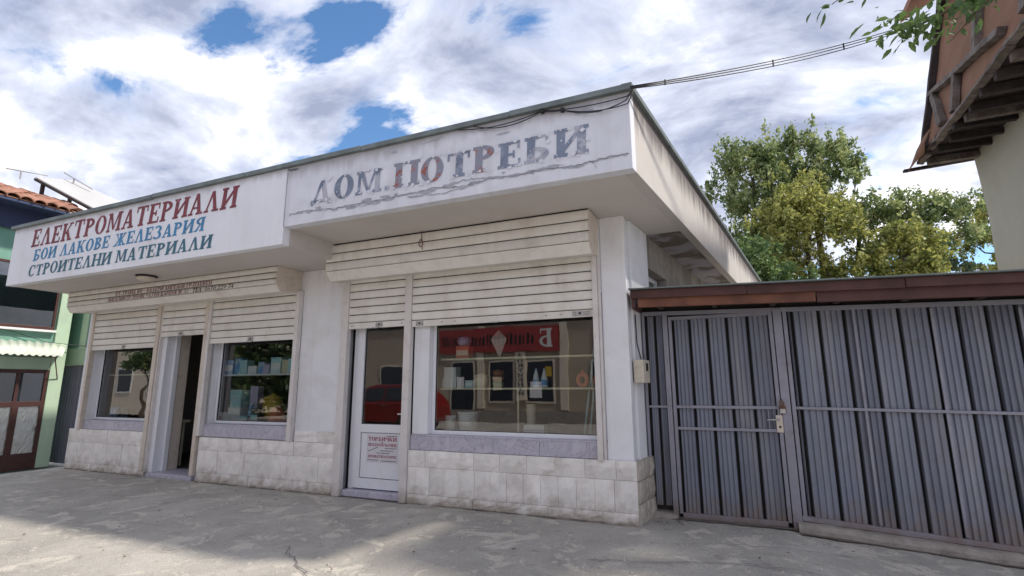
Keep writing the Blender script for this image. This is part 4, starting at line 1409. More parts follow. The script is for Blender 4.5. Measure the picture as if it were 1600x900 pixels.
ZL, ZB = 1.481, 0.8605
carton(-2.66, -2.47, 0.30, 0.45, ZL, ZL + 0.14, 'goods_white', 'lower white box of the pair at the left of the lower shelf')
carton(-2.67, -2.48, 0.30, 0.45, ZL + 0.1405, ZL + 0.285, 'goods_white', 'upper white box of the pair at the left of the lower shelf')
bottle(-2.70, 0.36, ZL, 0.03, 0.17, 'goods_white', 'small white bottle beside the two white boxes', 'goods_orange', 'goods_white')
t = pot(-2.12, 0.38, ZL, 0.10, 0.20, 'goods_cream', 'cream lidded canister on the lower shelf', 'canister')
carton(-2.33, -2.21, 0.30, 0.42, ZL, ZL + 0.10, 'goods_teal', 'small pale box left of the cream canister', band='goods_white')
pot(-1.86, 0.38, ZL, 0.085, 0.085, 'goods_green', 'green pot lowest in the stack on the lower shelf')
pot(-1.86, 0.38, ZL + 0.086, 0.085, 0.07, 'goods_brown', 'brown pot in the middle of the stack')
pot(-1.86, 0.38, ZL + 0.157, 0.080, 0.085, 'goods_brown', 'brown pot topping the stack on the lower shelf')
bottle(-1.30, 0.36, ZL, 0.045, 0.25, 'goods_white', 'white spray bottle, left one of the pair')
bottle(-1.185, 0.36, ZL, 0.045, 0.25, 'goods_white', 'white spray bottle, right one of the pair')


def lifebuoy(x, y, z, R, label):
    t = thing('orange_ring', label, 'ring', (x, y, z))
    mb = MB()
    pts = [(x + R * 0.62 * math.cos(a), y, z + R + R * 0.75 * math.sin(a)) for a in np.linspace(0, 2 * math.pi, 19)]
    mb.tube(pts, R * 0.3, 8, cap=False).build('body', 'goods_orange', t, smooth=True)
    MB().lathe(x, y, [(R * 0.22, z + R * 1.9), (R * 0.15, z + R * 2.15), (R * 0.2, z + R * 2.3)], 10).build('neck', 'goods_orange', t)
    return t


lifebuoy(-0.67, 0.36, ZL, 0.095, 'larger of two orange teardrop rings at the right end of the lower shelf')
lifebuoy(-0.47, 0.36, ZL, 0.075, 'smaller of two orange teardrop rings at the right end of the lower shelf')
bucket(-2.36, 0.46, ZB, 0.14, 0.29, 'goods_white', 'white lidded bucket on the display ledge')
bucket(-2.63, 0.44, ZB, 0.075, 0.24, 'goods_white', 'slim grey white pail at the left of the display ledge')
bucket(-1.43, 0.50, ZB, 0.065, 0.40, 'goods_cream', 'tall cream cup with dots on the display ledge')
carton(-1.46, -1.18, 0.30, 0.44, ZB, ZB + 0.145, 'goods_white', 'low white box on the display ledge', band='goods_lilac')
for k, (xa, xb, lab) in enumerate(((-0.66, -0.50, 'left of two pale blue broom handles leaning in the window corner'), (-0.60, -0.46, 'right of two pale blue broom handles leaning in the window corner'))):
    t = thing('broom_handle', lab, 'broom handle', (xa, 0.3, ZB))
    MB().tube([(xa, 0.30 + k * 0.04, ZB), (xb, 0.50 + k * 0.04, 2.25)], 0.013, 8).build('stick', 'goods_teal', t, smooth=True)
    MB().tube([(xa - 0.0013, 0.298 + k * 0.04, ZB + 0.001), (xa + 0.0025, 0.303 + k * 0.04, ZB + 0.03)], 0.017, 8).build('ferrule', 'goods_white', t)
t = thing('shovel_blade', 'grey diamond-shaped blade standing on the upper shelf', 'shovel', (-1.85, 0.4, 1.888))
MB().hexa([(-1.86, 0.40, 1.90), (-1.84, 0.40, 1.90), (-1.84, 0.415, 1.90), (-1.86, 0.415, 1.90), (-1.97, 0.37, 2.14), (-1.73, 0.37, 2.14), (-1.73, 0.385, 2.14), (-1.97, 0.385, 2.14)]).prism([(-1.97, 0.37, 2.141), (-1.73, 0.37, 2.141), (-1.85, 0.37, 2.27)], (0, 0.012, 0)).build('blade', 'steel', t, fix=True)
MB().tube([(-1.85, 0.41, 1.887), (-1.85, 0.405, 1.92)], 0.02, 8).build('socket', 'steel', t)
carton(-2.48, -2.28, 0.30, 0.46, 1.887, 2.06, 'goods_orange', 'orange box on the upper shelf', band='goods_cream')
pot(-2.40, 0.40, 2.062, 0.10, 0.14, 'goods_lilac', 'grey enamel pot on top of the orange box')

# window right of the open doorway: a shelf of blue boxes, more goods on the ledge
xx = -7.26
k = 0
mats = ['goods_lilac', 'goods_blue', 'goods_blue', 'goods_teal', 'goods_white', 'goods_blue', 'goods_lilac', 'goods_teal', 'goods_cream', 'goods_teal', 'goods_blue', 'goods_teal']
labs = ['pale lilac', 'dark blue', 'blue patterned', 'teal patterned', 'small white', 'dark blue and white', 'pale lilac square', 'teal picture', 'cream', 'slim teal', 'tall blue', 'last teal']
pos = ['first at the left end', 'second from the left', 'third from the left', 'fourth from the left', 'fifth from the left', 'sixth from the left', 'seventh from the left', 'eighth from the left', 'ninth from the left', 'tenth from the left', 'eleventh from the left', 'last at the right end']
while k < 12:
    w = [0.12, 0.20, 0.16, 0.17, 0.20, 0.15, 0.14, 0.22, 0.16, 0.12, 0.16, 0.18][k]
    h = [0.26, 0.25, 0.28, 0.24, 0.14, 0.20, 0.16, 0.27, 0.23, 0.24, 0.33, 0.26][k]
    carton(xx, xx + w, 0.29 + 0.02 * (k % 3), 0.45, 1.7245, 1.7245 + h, mats[k], labs[k] + ' box on the white shelf, ' + pos[k], band='goods_white' if k % 3 == 1 else None)
    xx += w + 0.012
    k += 1
Z0 = 0.9005
carton(-7.23, -7.03, 0.27, 0.42, Z0, Z0 + 0.18, 'goods_white', 'white box with a dark and orange picture in the lower left window corner', band='goods_brown')
carton(-7.02, -6.72, 0.36, 0.55, Z0, Z0 + 0.26, 'goods_white', 'wide white box at the foot of the stack on the ledge')
carton(-7.00, -6.74, 0.37, 0.55, Z0 + 0.2605, Z0 + 0.43, 'goods_teal', 'teal and white box in the middle of the stack on the ledge')
carton(-7.01, -6.73, 0.37, 0.55, Z0 + 0.4305, Z0 + 0.56, 'goods_teal', 'teal box topping the stack on the ledge', lid='goods_white')
carton(-6.68, -6.50, 0.50, 0.62, Z0, Z0 + 0.62, 'goods_lilac', 'tall lilac box behind the stack on the ledge')
carton(-6.70, -6.45, 0.27, 0.40, Z0, Z0 + 0.13, 'goods_teal', 'low teal and white box in front on the ledge', band='goods_white')
bottle(-6.56, 0.45, Z0, 0.06, 0.34, 'goods_blue', 'blue bottle on the ledge beside the stack', 'goods_white', 'goods_teal')
carton(-6.38, -6.20, 0.28, 0.40, Z0, Z0 + 0.24, 'goods_dark', 'dark box on the ledge beside the orange figure', band='goods_teal')
pot(-6.22, 0.58, Z0, 0.16, 0.50, 'goods_yellow', 'large ochre pot at the back of the ledge')
t = thing('gas_bottle', 'orange red rubber bell-shaped plunger head pair standing on the ledge', 'plunger', (-5.86, 0.36, Z0))
MB().lathe(-5.86, 0.36, [(0.15, Z0), (0.155, Z0 + 0.05), (0.11, Z0 + 0.11), (0.10, Z0 + 0.13)], 18).build('lower_bell', 'goods_orange', t, smooth=True)
MB().lathe(-5.86, 0.36, [(0.115, Z0 + 0.1305), (0.118, Z0 + 0.18), (0.07, Z0 + 0.26), (0.02, Z0 + 0.29)], 18).build('upper_bell', 'goods_orange', t, smooth=True)
t.name = 'rubber_plunger'
carton(-5.85, -5.55, 0.56, 0.70, Z0, Z0 + 0.48, 'goods_lilac', 'tall pale picture box behind the orange plunger', band='goods_white')
carton(-5.52, -5.36, 0.34, 0.46, Z0, Z0 + 0.26, 'goods_white', 'white box at the right end of the ledge', band='goods_blue')
# leftmost window: a few boxes on the ledge
carton(-10.35, -10.10, 0.35, 0.55, 0.9005, 1.13, 'goods_blue', 'blue box in the lower left corner of the leftmost window')
carton(-8.95, -8.62, 0.30, 0.48, 0.9005, 1.20, 'goods_teal', 'pale blue box at the right of the leftmost window', band='goods_white')
shelf(-10.44, -8.46, 0.30, 0.50, 1.755, 'shelf_board', 'display shelf across the leftmost window')

# ------------------------------------------------------------------ metal gate
GATE = thing('metal_gate', 'purple grey sheet-metal gate with a wicket door beside the shop', 'gate', (2.0, 0.5, 0))
GX1 = 5.40


def gdrop(x):                      # the wide leaf sags towards its far end
    return -0.036 * max(0, x - 1.65)


def gpart(name, mb, mat, bevel=0.003, parent=None):
    return mb.build(name, mat, parent or GATE, bevel)


def slant(x0, x1, y0, y1, z0, z1, f=gdrop):
    return MB().hexa([(x0, y0, z0 + f(x0)), (x1, y0, z0 + f(x1)), (x1, y1, z0 + f(x1)), (x0, y1, z0 + f(x0)), (x0, y0, z1 + f(x0)), (x1, y0, z1 + f(x1)), (x1, y1, z1 + f(x1)), (x0, y1, z1 + f(x0))])


def sheet_strip(x0, x1, z0, z1, y, parent, k=0):
    """one trapezoid rib module of the profiled sheet: broad pan with faint stiffening lines and a deep dark groove"""
    w = x1 - x0
    prof = [(0.022, 0.045), (0.029, 0.0), (0.034, -0.004), (w * 0.31, 0.014), (w * 0.34, -0.002), (w * 0.54, 0.014), (w * 0.57, -0.002), (w * 0.77, 0.013), (w * 0.80, -0.002), (w - 0.016, -0.002), (w - 0.008, 0.006), (w - 0.003, 0.045)]
    mb = MB()
    zs = 14
    for j in range(zs + 1):
        t = j / zs
        for (px, py) in prof:
            z = z0 + (z1 - z0) * t + gdrop(x0 + px)
            yy = y + py + 0.006 * noise.noise(Vector((x0 * 3.0 + k, z * 1.4, 2.0))) + 0.004 * noise.noise(Vector(((x0 + px) * 14, z * 3.5, k)))
            mb.v.append((x0 + px, yy, z))
    n = len(prof)
    for j in range(zs):
        for i in range(n - 1):
            mb.f.append((j * n + i, j * n + i + 1, (j + 1) * n + i + 1, (j + 1) * n + i))
    return mb.build('sheet_panel', 'gate_sheet', parent)


YG = 0.50
frame = gpart('gate_frame', MB().box(0.085, 0.115, YG - 0.02, YG + 0.025, 0.06, 2.36), 'gate_frame')
gpart('top_rail', slant(0.085, GX1, YG - 0.02, YG + 0.03, 2.361, 2.41), 'gate_frame')
gpart('gate_post', MB().box(0.335, 0.392, YG - 0.03, YG + 0.03, 0.0, 2.36), 'gate_frame')
gpart('gate_post', MB().box(1.560, 1.648, YG - 0.035, YG + 0.04, 0.0, 2.36), 'gate_frame')
gpart('cross_bar', MB().box(0.116, 0.334, YG - 0.012, YG + 0.01, 1.235, 1.262), 'gate_frame')
MB().box(0.06, GX1, YG + 0.092, YG + 0.098, -0.12, 2.50).build('groove_shade_sheet', 'room_dark', GATE)  # backs the gaps; near-black colour stands in for shade in the grooves
side_panel = sheet_strip(0.118, 0.225, 0.12, 2.35, YG + 0.012, GATE, 1)
sheet_strip(0.225, 0.333, 0.12, 2.35, YG + 0.012, GATE, 2)
wicket = gpart('wicket_door', MB().box(0.402, 0.440, YG - 0.022, YG + 0.022, 0.05, 2.33).box(1.512, 1.552, YG - 0.022, YG + 0.022, 0.05, 2.33).box(0.441, 1.511, YG - 0.02, YG + 0.022, 2.29, 2.33).box(0.441, 1.511, YG - 0.026, YG + 0.022, 0.008, 0.062), 'gate_frame')
for (z0, z1) in ((1.232, 1.266), (0.985, 1.018)):
    gpart('cross_bar', MB().box(0.441, 1.511, YG - 0.016, YG + 0.008, z0, z1), 'gate_frame', parent=wicket)
xs_ = [0.441, 0.635, 0.84, 1.055, 1.28, 1.511]
for i in range(5):
    sheet_strip(xs_[i], xs_[i + 1], 0.063, 2.29, YG + 0.010, wicket, i + 3)
gpart('brace_rod', MB().tube([(1.42, YG - 0.012, 1.231), (1.42, YG - 0.012, 1.019)], 0.007, 6), 'gate_frame', parent=wicket)
lock = gpart('lock_plate', MB().box(1.49, 1.556, YG - 0.036, YG - 0.0225, 0.985, 1.17), 'old_rail', parent=wicket)
gpart('handle', MB().tube([(1.525, YG - 0.036, 1.125), (1.525, YG - 0.075, 1.125), (1.40, YG - 0.08, 1.118)], 0.009, 8), 'steel', 0, parent=wicket)
gpart('keyhole', MB().tube([(1.525, YG - 0.040, 1.045), (1.525, YG - 0.036, 1.045)], 0.013, 8), 'black', 0, parent=wicket)
gpart('hasp', MB().box(1.53, 1.60, YG - 0.044, YG - 0.037, 1.20, 1.27).tube([(1.555, YG - 0.05, 1.27), (1.545, YG - 0.06, 1.31), (1.56, YG - 0.062, 1.345), (1.58, YG - 0.06, 1.31), (1.575, YG - 0.05, 1.27)], 0.009, 6), 'rust', 0, parent=wicket)
gpart('padlock', MB().box(1.535, 1.592, YG - 0.068, YG - 0.045, 1.19, 1.24), 'steel', 0.006, parent=wicket)
leaf2 = gpart('gate_leaf', slant(1.660, 1.70, YG - 0.018, YG + 0.02, 0.10, 2.36, lambda x: gdrop(x) - 0.028 * 0), 'gate_frame')


def gd2(x):
    return -0.066 * max(0, x - 1.65)


gpart('bottom_rail', slant(1.65, GX1, YG - 0.03, YG + 0.02, 0.085, 0.135, gd2), 'gate_frame', parent=leaf2)
gpart('cross_bar', slant(1.701, GX1, YG - 0.016, YG + 0.008, 1.236, 1.266, lambda x: gdrop(x) * 0.45), 'gate_frame', parent=leaf2)
for xm in (2.335, 3.02, 3.72, 4.4, 5.0):
    gpart('upright', slant(xm, xm + 0.026, YG - 0.006, YG + 0.009, 0.136, 2.36, lambda x: gd2(x) * 0.9), 'gate_frame', parent=leaf2)
xs2 = [1.701, 1.745, 2.01, 2.25, 2.49, 2.745, 3.01, 3.24, 3.47, 3.70, 3.935, 4.17, 4.41, 4.65, 4.895, 5.14, 5.395]
for i in range(len(xs2) - 1):
    sheet_strip(xs2[i], xs2[i + 1], 0.11 - 0.03 * max(0, xs2[i] - 1.65), 2.352, YG + 0.011, leaf2, i + 9)

# concrete footing under the wide leaf, and a lump by the left post
kb = MB()
nseg = 26
prof = [(-0.17, -0.16), (-0.16, 0.035), (-0.11, 0.075), (0.0, 0.082), (0.16, 0.08), (0.17, -0.16)]
for i in range(nseg + 1):
    x = 1.60 + (GX1 - 1.60) * i / nseg
    for (py, pz) in prof:
        j = 0.014 * noise.noise(Vector((x * 6, py * 9, 1)))
        kb.v.append((x, YG + py + j * (1 if abs(py) > 0.1 else 0), pz + gd2(x) + j * (0.7 if pz > -0.1 else 0)))
n = len(prof)
for i in range(nseg):
    for k in range(n - 1):
        a = i * n + k
        kb.f.append((a, a + n, a + n + 1, a + 1))
kb.f.append(tuple(range(n - 1, -1, -1)))
kb.f.append(tuple(nseg * n + k for k in range(n)))
o = kb.build('concrete_footing', 'kerb_concrete', fix=True)
tag(o, 'rough concrete footing strip under the wide gate leaf', 'footing')
lump = MB()
lump.hexa([(0.09, 0.36, -0.02), (0.40, 0.38, -0.02), (0.395, 0.62, -0.02), (0.09, 0.62, -0.02), (0.10, 0.42, 0.05), (0.37, 0.44, 0.045), (0.38, 0.62, 0.055), (0.10, 0.62, 0.058)])
o = lump.build('concrete_lump', 'kerb_concrete', None, 0.02)
tag(o, 'low concrete lump at the foot of the gate by the stone-tiled corner', 'footing')

# timber canopy over the gate
CAN = thing('gate_canopy', 'dark red-brown timber canopy boards over the metal gate', 'canopy', (2.0, 0.2, 2.3))


def cd(x):
    return -0.030 * x


def bslant(x0, x1, y0, y1, z0, z1):
    return slant(x0, x1, y0, y1, z0, z1, cd)


bslant(0.045, 1.30, 0.0, 0.035, 2.515, 2.615).build('fascia_board', 'beam_wood', CAN, 0.004)
bslant(1.304, 2.72, 0.004, 0.039, 2.512, 2.612).build('fascia_board', 'beam_wood', CAN, 0.004)
bslant(2.724, 5.5, -0.002, 0.033, 2.517, 2.613).build('fascia_board', 'beam_wood', CAN, 0.004)
bslant(0.05, 0.09, 0.036, 0.62, 2.40, 2.60).build('end_board', 'beam_wood', CAN, 0.004)
bslant(0.12, 1.95, 0.045, 0.085, 2.412, 2.56).build('lower_board', 'beam_wood_light', CAN, 0.006)
bslant(1.96, 5.5, 0.05, 0.09, 2.405, 2.56).build('lower_board', 'beam_wood', CAN, 0.006)
for k, xr in enumerate(np.arange(0.3, 5.4, 0.62)):
    bslant(xr, xr + 0.06, 0.09, 0.60, 2.44, 2.514).build('rafter', 'dark_wood', CAN, 0.004)
bslant(0.03, 5.52, -0.05, 0.70, 2.617, 2.632).build('roof_sheet', 'flashing', CAN, 0.003)

# ------------------------------------------------------------------ old house on the right
OH = thing('old_house', 'old half-timbered house with jettied orange adobe upper storey and beige plaster wall', 'house', (4.6, 0.0, 0))


def bumpy_wall(pa, pb, pc, pd, nu, nv, amp, seed, nrm):
    mb = MB()
    pa, pb, pc, pd, nrm = map(Vector, (pa, pb, pc, pd, nrm))
    for j in range(nv + 1):
        for i in range(nu + 1):
            u, t = i / nu, j / nv
            p = pa.lerp(pb, u).lerp(pd.lerp(pc, u), t)
            p = p + nrm * amp * noise.noise(p * 1.3 + Vector((seed, 0, 0))) + nrm * amp * 0.35 * noise.noise(p * 4.3)
            mb.v.append(tuple(p))
    for j in range(nv):
        for i in range(nu):
            a = j * (nu + 1) + i
            mb.f.append((a, a + 1, a + nu + 2, a + nu + 1))
    return mb


bumpy_wall((3.97, 1.42, -0.3), (3.90, -1.62, -0.3), (3.90, -1.62, 4.3), (3.97, 1.42, 4.3), 22, 24, 0.03, 3, (1, 0, 0)).build('wall', 'house_plaster', OH, smooth=True)
MB().hexa([(3.99, 1.44, -0.3), (5.6, 1.44, -0.3), (5.6, 1.30, -0.3), (3.99, 1.30, -0.3), (3.99, 1.44, 6.3), (5.6, 1.44, 6.3), (5.6, 1.30, 6.3), (3.99, 1.30, 6.3)]).build('wall', 'house_plaster', OH, fix=True)
MB().box(3.93, 5.6, -1.62, -1.5, -0.3, 6.2).build('wall', 'house_plaster', OH)
# leaning upper wall of adobe
BX, TX, ZJ, ZT = 3.43, 3.95, 4.20, 6.35
up = bumpy_wall((BX + 0.05, 1.42, ZJ), (BX - 0.02, -1.62, ZJ), (TX - 0.035, -1.62, ZT), (TX, 1.42, ZT), 24, 12, 0.02, 9, (1, 0, 0)).build('upper_wall', 'adobe', OH, smooth=True)


def onwall(y, z, out=0.0):
    t = (z - ZJ) / (ZT - ZJ)
    u = (1.42 - y) / 4.32
    return Vector((BX + 0.05 - 0.10 * u + (TX - BX - 0.05 + 0.05 * u) * t - out, y, z))


def timber(a, b, w, name='timber', mat='old_wood', out=0.035, parent=OH, seed=0):
    """a weathered beam lying in the upper wall, squared but uneven"""
    w *= 0.72
    A, B = onwall(*a, out), onwall(*b, out)
    d = (B - A).normalized()
    nrm = Vector((-1, 0, 0.24)).normalized()
    s = d.cross(nrm).normalized()
    rnd = random.Random(seed)
    mb = MB()
    K = 6
    for i in range(K + 1):
        p = A.lerp(B, i / K)
        ww = w * rnd.uniform(0.82, 1.08)
        o1, o2 = rnd.uniform(-0.008, 0.008), rnd.uniform(-0.006, 0.006)
        for (a_, b_) in ((-1, -1), (1, -1), (1, 1), (-1, 1)):
            mb.v.append(tuple(p + s * (a_ * ww / 2 + o1) + nrm * (b_ * 0.035 + o2)))
    for i in range(K):
        for k in range(4):
            k2 = (k + 1) % 4
            mb.f.append((i * 4 + k, i * 4 + k2, i * 4 + 4 + k2, i * 4 + 4 + k))
    mb.f.append((3, 2, 1, 0)); mb.f.append(tuple(K * 4 + k for k in range(4)))
    return mb.build(name, mat, parent, 0.004, fix=True)


timber((1.36, 5.05), (-0.75, 4.50), 0.10, seed=1)          # sloping rail
timber((1.25, 5.0), (0.72, 4.36), 0.12, seed=2)            # brace
timber((0.42, 4.80), (0.30, 4.30), 0.10, seed=3)
timber((-0.18, 4.66), (0.15, 6.2), 0.13, seed=4)           # leaning post
timber((-1.25, 4.35), (-1.05, 6.2), 0.13, seed=5)
timber((1.39, 4.24), (1.39, 6.33), 0.10, mat='dark_wood', seed=6)
timber((1.36, 6.30), (-1.6, 6.30), 0.12, seed=7)
timber((-1.58, 4.28), (-1.56, 6.2), 0.12, seed=8)
# ragged sill board along the foot of the jetty, in broken lengths
yy = 1.44
k = 0
while yy > -1.5:
    ln = random.uniform(0.35, 0.8)
    timber((yy, 4.21 + random.uniform(-0.02, 0.03)), (max(yy - ln, -1.62), 4.20 + random.uniform(-0.03, 0.02)), random.uniform(0.045, 0.075), 'sill_board', out=0.045, seed=20 + k)
    yy -= ln * 0.93
    k += 1
# joists of the jetty and the boards above them
yy = 1.30
k = 0
while yy > -1.55:
    x0 = onwall(yy, 4.21).x - random.uniform(-0.03, 0.05)
    dy = random.uniform(-0.05, 0.03)
    w = random.uniform(0.022, 0.038)
    h = random.uniform(0.04, 0.075)
    MB().hexa([(x0, yy - w + dy, 4.175 - h), (4.3, yy - w, 4.19 - h), (4.3, yy + w, 4.19 - h), (x0, yy + w + dy, 4.17 - h), (x0, yy - w + dy, 4.20), (4.3, yy - w, 4.20), (4.3, yy + w, 4.20), (x0, yy + w + dy, 4.20)]).build('joist', 'dark_wood' if k % 4 else 'old_wood', OH, 0.006)
    yy -= random.uniform(0.20, 0.34)
    k += 1
xx = 3.40
k = 0
while xx < 4.2:
    w = random.uniform(0.13, 0.18)
    z = 4.205 + random.uniform(0, 0.012)
    MB().box(xx, xx + w - 0.008, -1.6, 1.44, z, z + 0.02).build('floor_board', 'dark_wood', OH)
    xx += w
    k += 1
# rusted tin patch at the far corner, curling down
mb = MB()
g = [[(3.43, 1.47, 4.30), (3.42, 1.15, 4.42), (3.41, 0.85, 4.40)], [(3.36, 1.49, 4.21), (3.34, 1.18, 4.27), (3.34, 0.90, 4.24)], [(3.30, 1.50, 4.11), (3.33, 1.25, 4.15), (3.35, 0.98, 4.15)]]
for r in g:
    mb.v += [tuple(p) for p in r]
for j in range(2):
    for i in range(2):
        mb.f.append((j * 3 + i, j * 3 + i + 1, j * 3 + i + 4, j * 3 + i + 3))
tp = mb.build('tin_patch', 'adobe', OH, smooth=True)
so = tp.modifiers.new('thick', 'SOLIDIFY'); so.thickness = 0.004
MB().hexa([(3.26, 1.44, 4.12), (4.05, 1.44, 4.16), (4.05, 1.50, 4.16), (3.26, 1.50, 4.12), (3.26, 1.44, 4.15), (4.05, 1.44, 4.20), (4.05, 1.50, 4.20), (3.26, 1.50, 4.15)]).build('end_board', 'dark_wood', OH, 0.004)
# roof above, mostly out of the picture
MB().hexa([(3.55, 1.7, 6.32), (3.55, -1.85, 6.32), (5.8, -1.85, 7.6), (5.8, 1.7, 7.6), (3.55, 1.7, 6.40), (3.55, -1.85, 6.40), (5.8, -1.85, 7.7), (5.8, 1.7, 7.7)]).build('roof', 'roof_tile', OH, fix=True)

# ------------------------------------------------------------------ green house on the left
GH = thing('green_house', 'green and mint two-storey house with maroon door at the left edge', 'house', (-12.5, -0.7, 0))
GXW = -11.40
MB().box(-18, GXW, -1.22, -0.26, -0.1, 2.55).build('wall', 'green_wall', GH)
MB().box(-18, GXW, -2.2, -0.26, 2.551, 4.93).build('wall', 'green_wall', GH)
MB().box(GXW - 0.4, GXW + 0.05, -0.262, -0.03, 0.0, 4.93).build('pilaster', 'mint', GH, 0.01)
MB().box(GXW + 0.002, GXW + 0.03, -1.22, -0.263, 1.86, 2.10).build('lintel', 'mint', GH, 0.004)
MB().box(-18, -10.87, 0.20, 0.45, 2.32, 4.93).build('wall', 'green_wall', GH)
MB().box(GXW + 0.03, -11.16, 0.17, 0.199, 2.322, 4.9).build('pilaster', 'mint', GH, 0.004)
MB().box(-12.6, -10.87, 0.165, 0.44, 1.97, 2.318).build('lintel', 'mint', GH, 0.004)
MB().box(-11.345, -10.87, 0.150, 0.164, 2.28, 2.33).build('string_course', 'mint', GH)
# maroon double door with foil-covered panes
dr = MB()
dr.box(GXW + 0.002, GXW + 0.06, -1.20, -0.265, 0.0, 0.30).box(GXW + 0.002, GXW + 0.06, -1.20, -0.265, 1.16, 1.26).box(GXW + 0.002, GXW + 0.06, -1.20, -0.265, 1.79, 1.858)
for yy in (-1.20, -0.76, -0.33):
    dr.box(GXW + 0.002, GXW + 0.06, yy, yy + 0.10 if yy > -0.8 and yy < -0.5 else yy + 0.065, 0.30, 1.16)
    dr.box(GXW + 0.002, GXW + 0.06, yy, yy + 0.05, 1.26, 1.79)
door2 = dr.build('door', 'maroon', GH, 0.004)
for (ya, yb) in ((-1.135, -0.76), (-0.66, -0.33)):
    mb = MB()
    nn = 12
    for j in range(nn + 1):
        for i in range(nn + 1):
            y = ya + (yb - ya) * i / nn; z = 0.30 + 0.86 * j / nn
            mb.v.append((GXW + 0.032 + 0.010 * noise.noise(Vector((y * 16, z * 9 + y * 9, 3))), y, z))
    for j in range(nn):
        for i in range(nn):
            a = j * (nn + 1) + i
            mb.f.append((a, a + 1, a + nn + 2, a + nn + 1))
    mb.build('foil_pane', 'foil', door2)
    MB().quad((GXW + 0.03, ya, 1.26), (GXW + 0.03, yb, 1.26), (GXW + 0.03, yb, 1.79), (GXW + 0.03, ya, 1.79)).build('pane', 'dark_glass', door2)
MB().box(GXW + 0.003, GXW + 0.012, -1.19, -0.28, 1.262, 1.788).build('dark_backing', 'opp_dark', door2)
# upper window
wn = MB().box(GXW + 0.002, GXW + 0.05, -2.18, -0.30, 2.64, 2.70).box(GXW + 0.002, GXW + 0.05, -2.18, -0.30, 3.85, 3.90).box(GXW + 0.002, GXW + 0.05, -0.345, -0.30, 2.70, 3.85).box(GXW + 0.002, GXW + 0.05, -1.45, -1.40, 2.70, 3.85).build('window', 'maroon', GH, 0.004)
MB().box(GXW + 0.003, GXW + 0.01, -2.17, -0.346, 2.701, 3.849).build('pane_backing', 'curtain', wn)
MB().quad((GXW + 0.03, -2.18, 2.70), (GXW + 0.03, -0.345, 2.70), (GXW + 0.03, -0.345, 3.85), (GXW + 0.03, -2.18, 3.85)).build('pane', 'dark_glass', wn)
MB().box(GXW + 0.002, GXW + 0.10, -2.2, -0.28, 2.595, 2.637).build('sill', 'letter_white', wn, 0.004)
# corrugated canopy over the door
cn = MB()
nc = 64
for i in range(nc + 1):
    t = i / nc
    y = -1.5 + (1.50 - 0.02) * t
    c = 0.016 * math.sin(t * 2 * math.pi * 11)
    cn.v += [(GXW + 0.01, y, 2.40 + c), (-10.92, y - 0.28 * t, 2.115 + c)]
for i in range(nc):
    cn.f.append((2 * i, 2 * i + 1, 2 * i + 3, 2 * i + 2))
cnp = cn.build('canopy', 'canopy_sheet', GH, smooth=True)
so = cnp.modifiers.new('thick', 'SOLIDIFY'); so.thickness = 0.008
MB().tube([(-11.0, -0.38, 2.10), (GXW + 0.052, -0.12, 1.68)], 0.010, 6).build('canopy_brace', 'rust', GH)
MB().tube([(-10.98, -1.45, 2.12), (-10.98, -0.36, 2.10)], 0.014, 6).build('canopy_bar', 'rust', GH)
# passage gate between the houses
mb = MB()
nn = 96
for i in range(nn + 1):
    x = -12.3 + 1.42 * i / nn
    c = 0.014 * (1 if math.sin(i * 2 * math.pi / 6) > 0 else -1)
    mb.v += [(x, 0.24 + c, 0.02), (x, 0.24 + c, 1.965)]
for i in range(nn):
    mb.f.append((2 * i, 2 * i + 2, 2 * i + 3, 2 * i + 1))
o = mb.build('passage_gate', 'passage_gate')
so = o.modifiers.new('thick', 'SOLIDIFY'); so.thickness = 0.004
tag(o, 'narrow grey corrugated gate between the green house and the shop', 'gate')
MB().tube([(-11.33, -1.21, 2.60), (-11.34, -0.9, 2.55), (-11.34, -0.4, 2.40), (-11.2, 0.10, 2.36), (-10.9, 0.16, 2.33)], 0.006, 6).build('wall_cable', 'cable_black', GH)
# eaves: dark blue soffit, tiles above
MB().hexa([(-11.6, -2.4, 4.935), (-10.80, -2.4, 4.885), (-10.80, -0.15, 4.885), (-11.6, 0.30, 4.935), (-11.6, -2.4, 4.99), (-10.80, -2.4, 4.93), (-10.80, -0.15, 4.93), (-11.6, 0.30, 4.99)]).build('soffit', 'navy_soffit', GH)
MB().box(GXW + 0.052, GXW + 0.075, -2.2, -0.02, 4.50, 4.93).build('frieze_board', 'navy_soffit', GH)
MB().box(-12.6, -10.87, 0.15, 0.199, 4.3, 4.93).build('frieze_board', 'navy_soffit', GH)
SL = math.tan(math.radians(21))


def roofz(x):
    return 4.95 + (-10.78 - x) * SL


MB().hexa([(-12.45, -2.5, roofz(-12.45) - 0.06), (-10.80, -2.5, roofz(-10.80) - 0.015), (-10.80, -0.35, roofz(-10.80) - 0.015), (-12.45, 0.2, roofz(-12.45) - 0.06), (-12.45, -2.5, roofz(-12.45)), (-10.80, -2.5, roofz(-10.80)), (-10.80, -0.35, roofz(-10.80)), (-12.45, 0.2, roofz(-12.45))]).build('roof', 'roof_tile', GH, fix=True)
MB().hexa([(-18, -2.5, 3.6), (-12.452, -2.5, roofz(-12.45) - 0.07), (-12.452, 0.2, roofz(-12.45) - 0.07), (-18, 0.2, 3.6), (-18, -2.5, 3.68), (-12.452, -2.5, roofz(-12.45)), (-12.452, 0.2, roofz(-12.45)), (-18, 0.2, 3.68)]).build('rear_slope', 'roof_tile', GH, fix=True)
roof = [c for c in GH.children if c.name.startswith('roof')][0]
tm = MB()       # barrel tile, 0.40 long up the slope
ns = 6
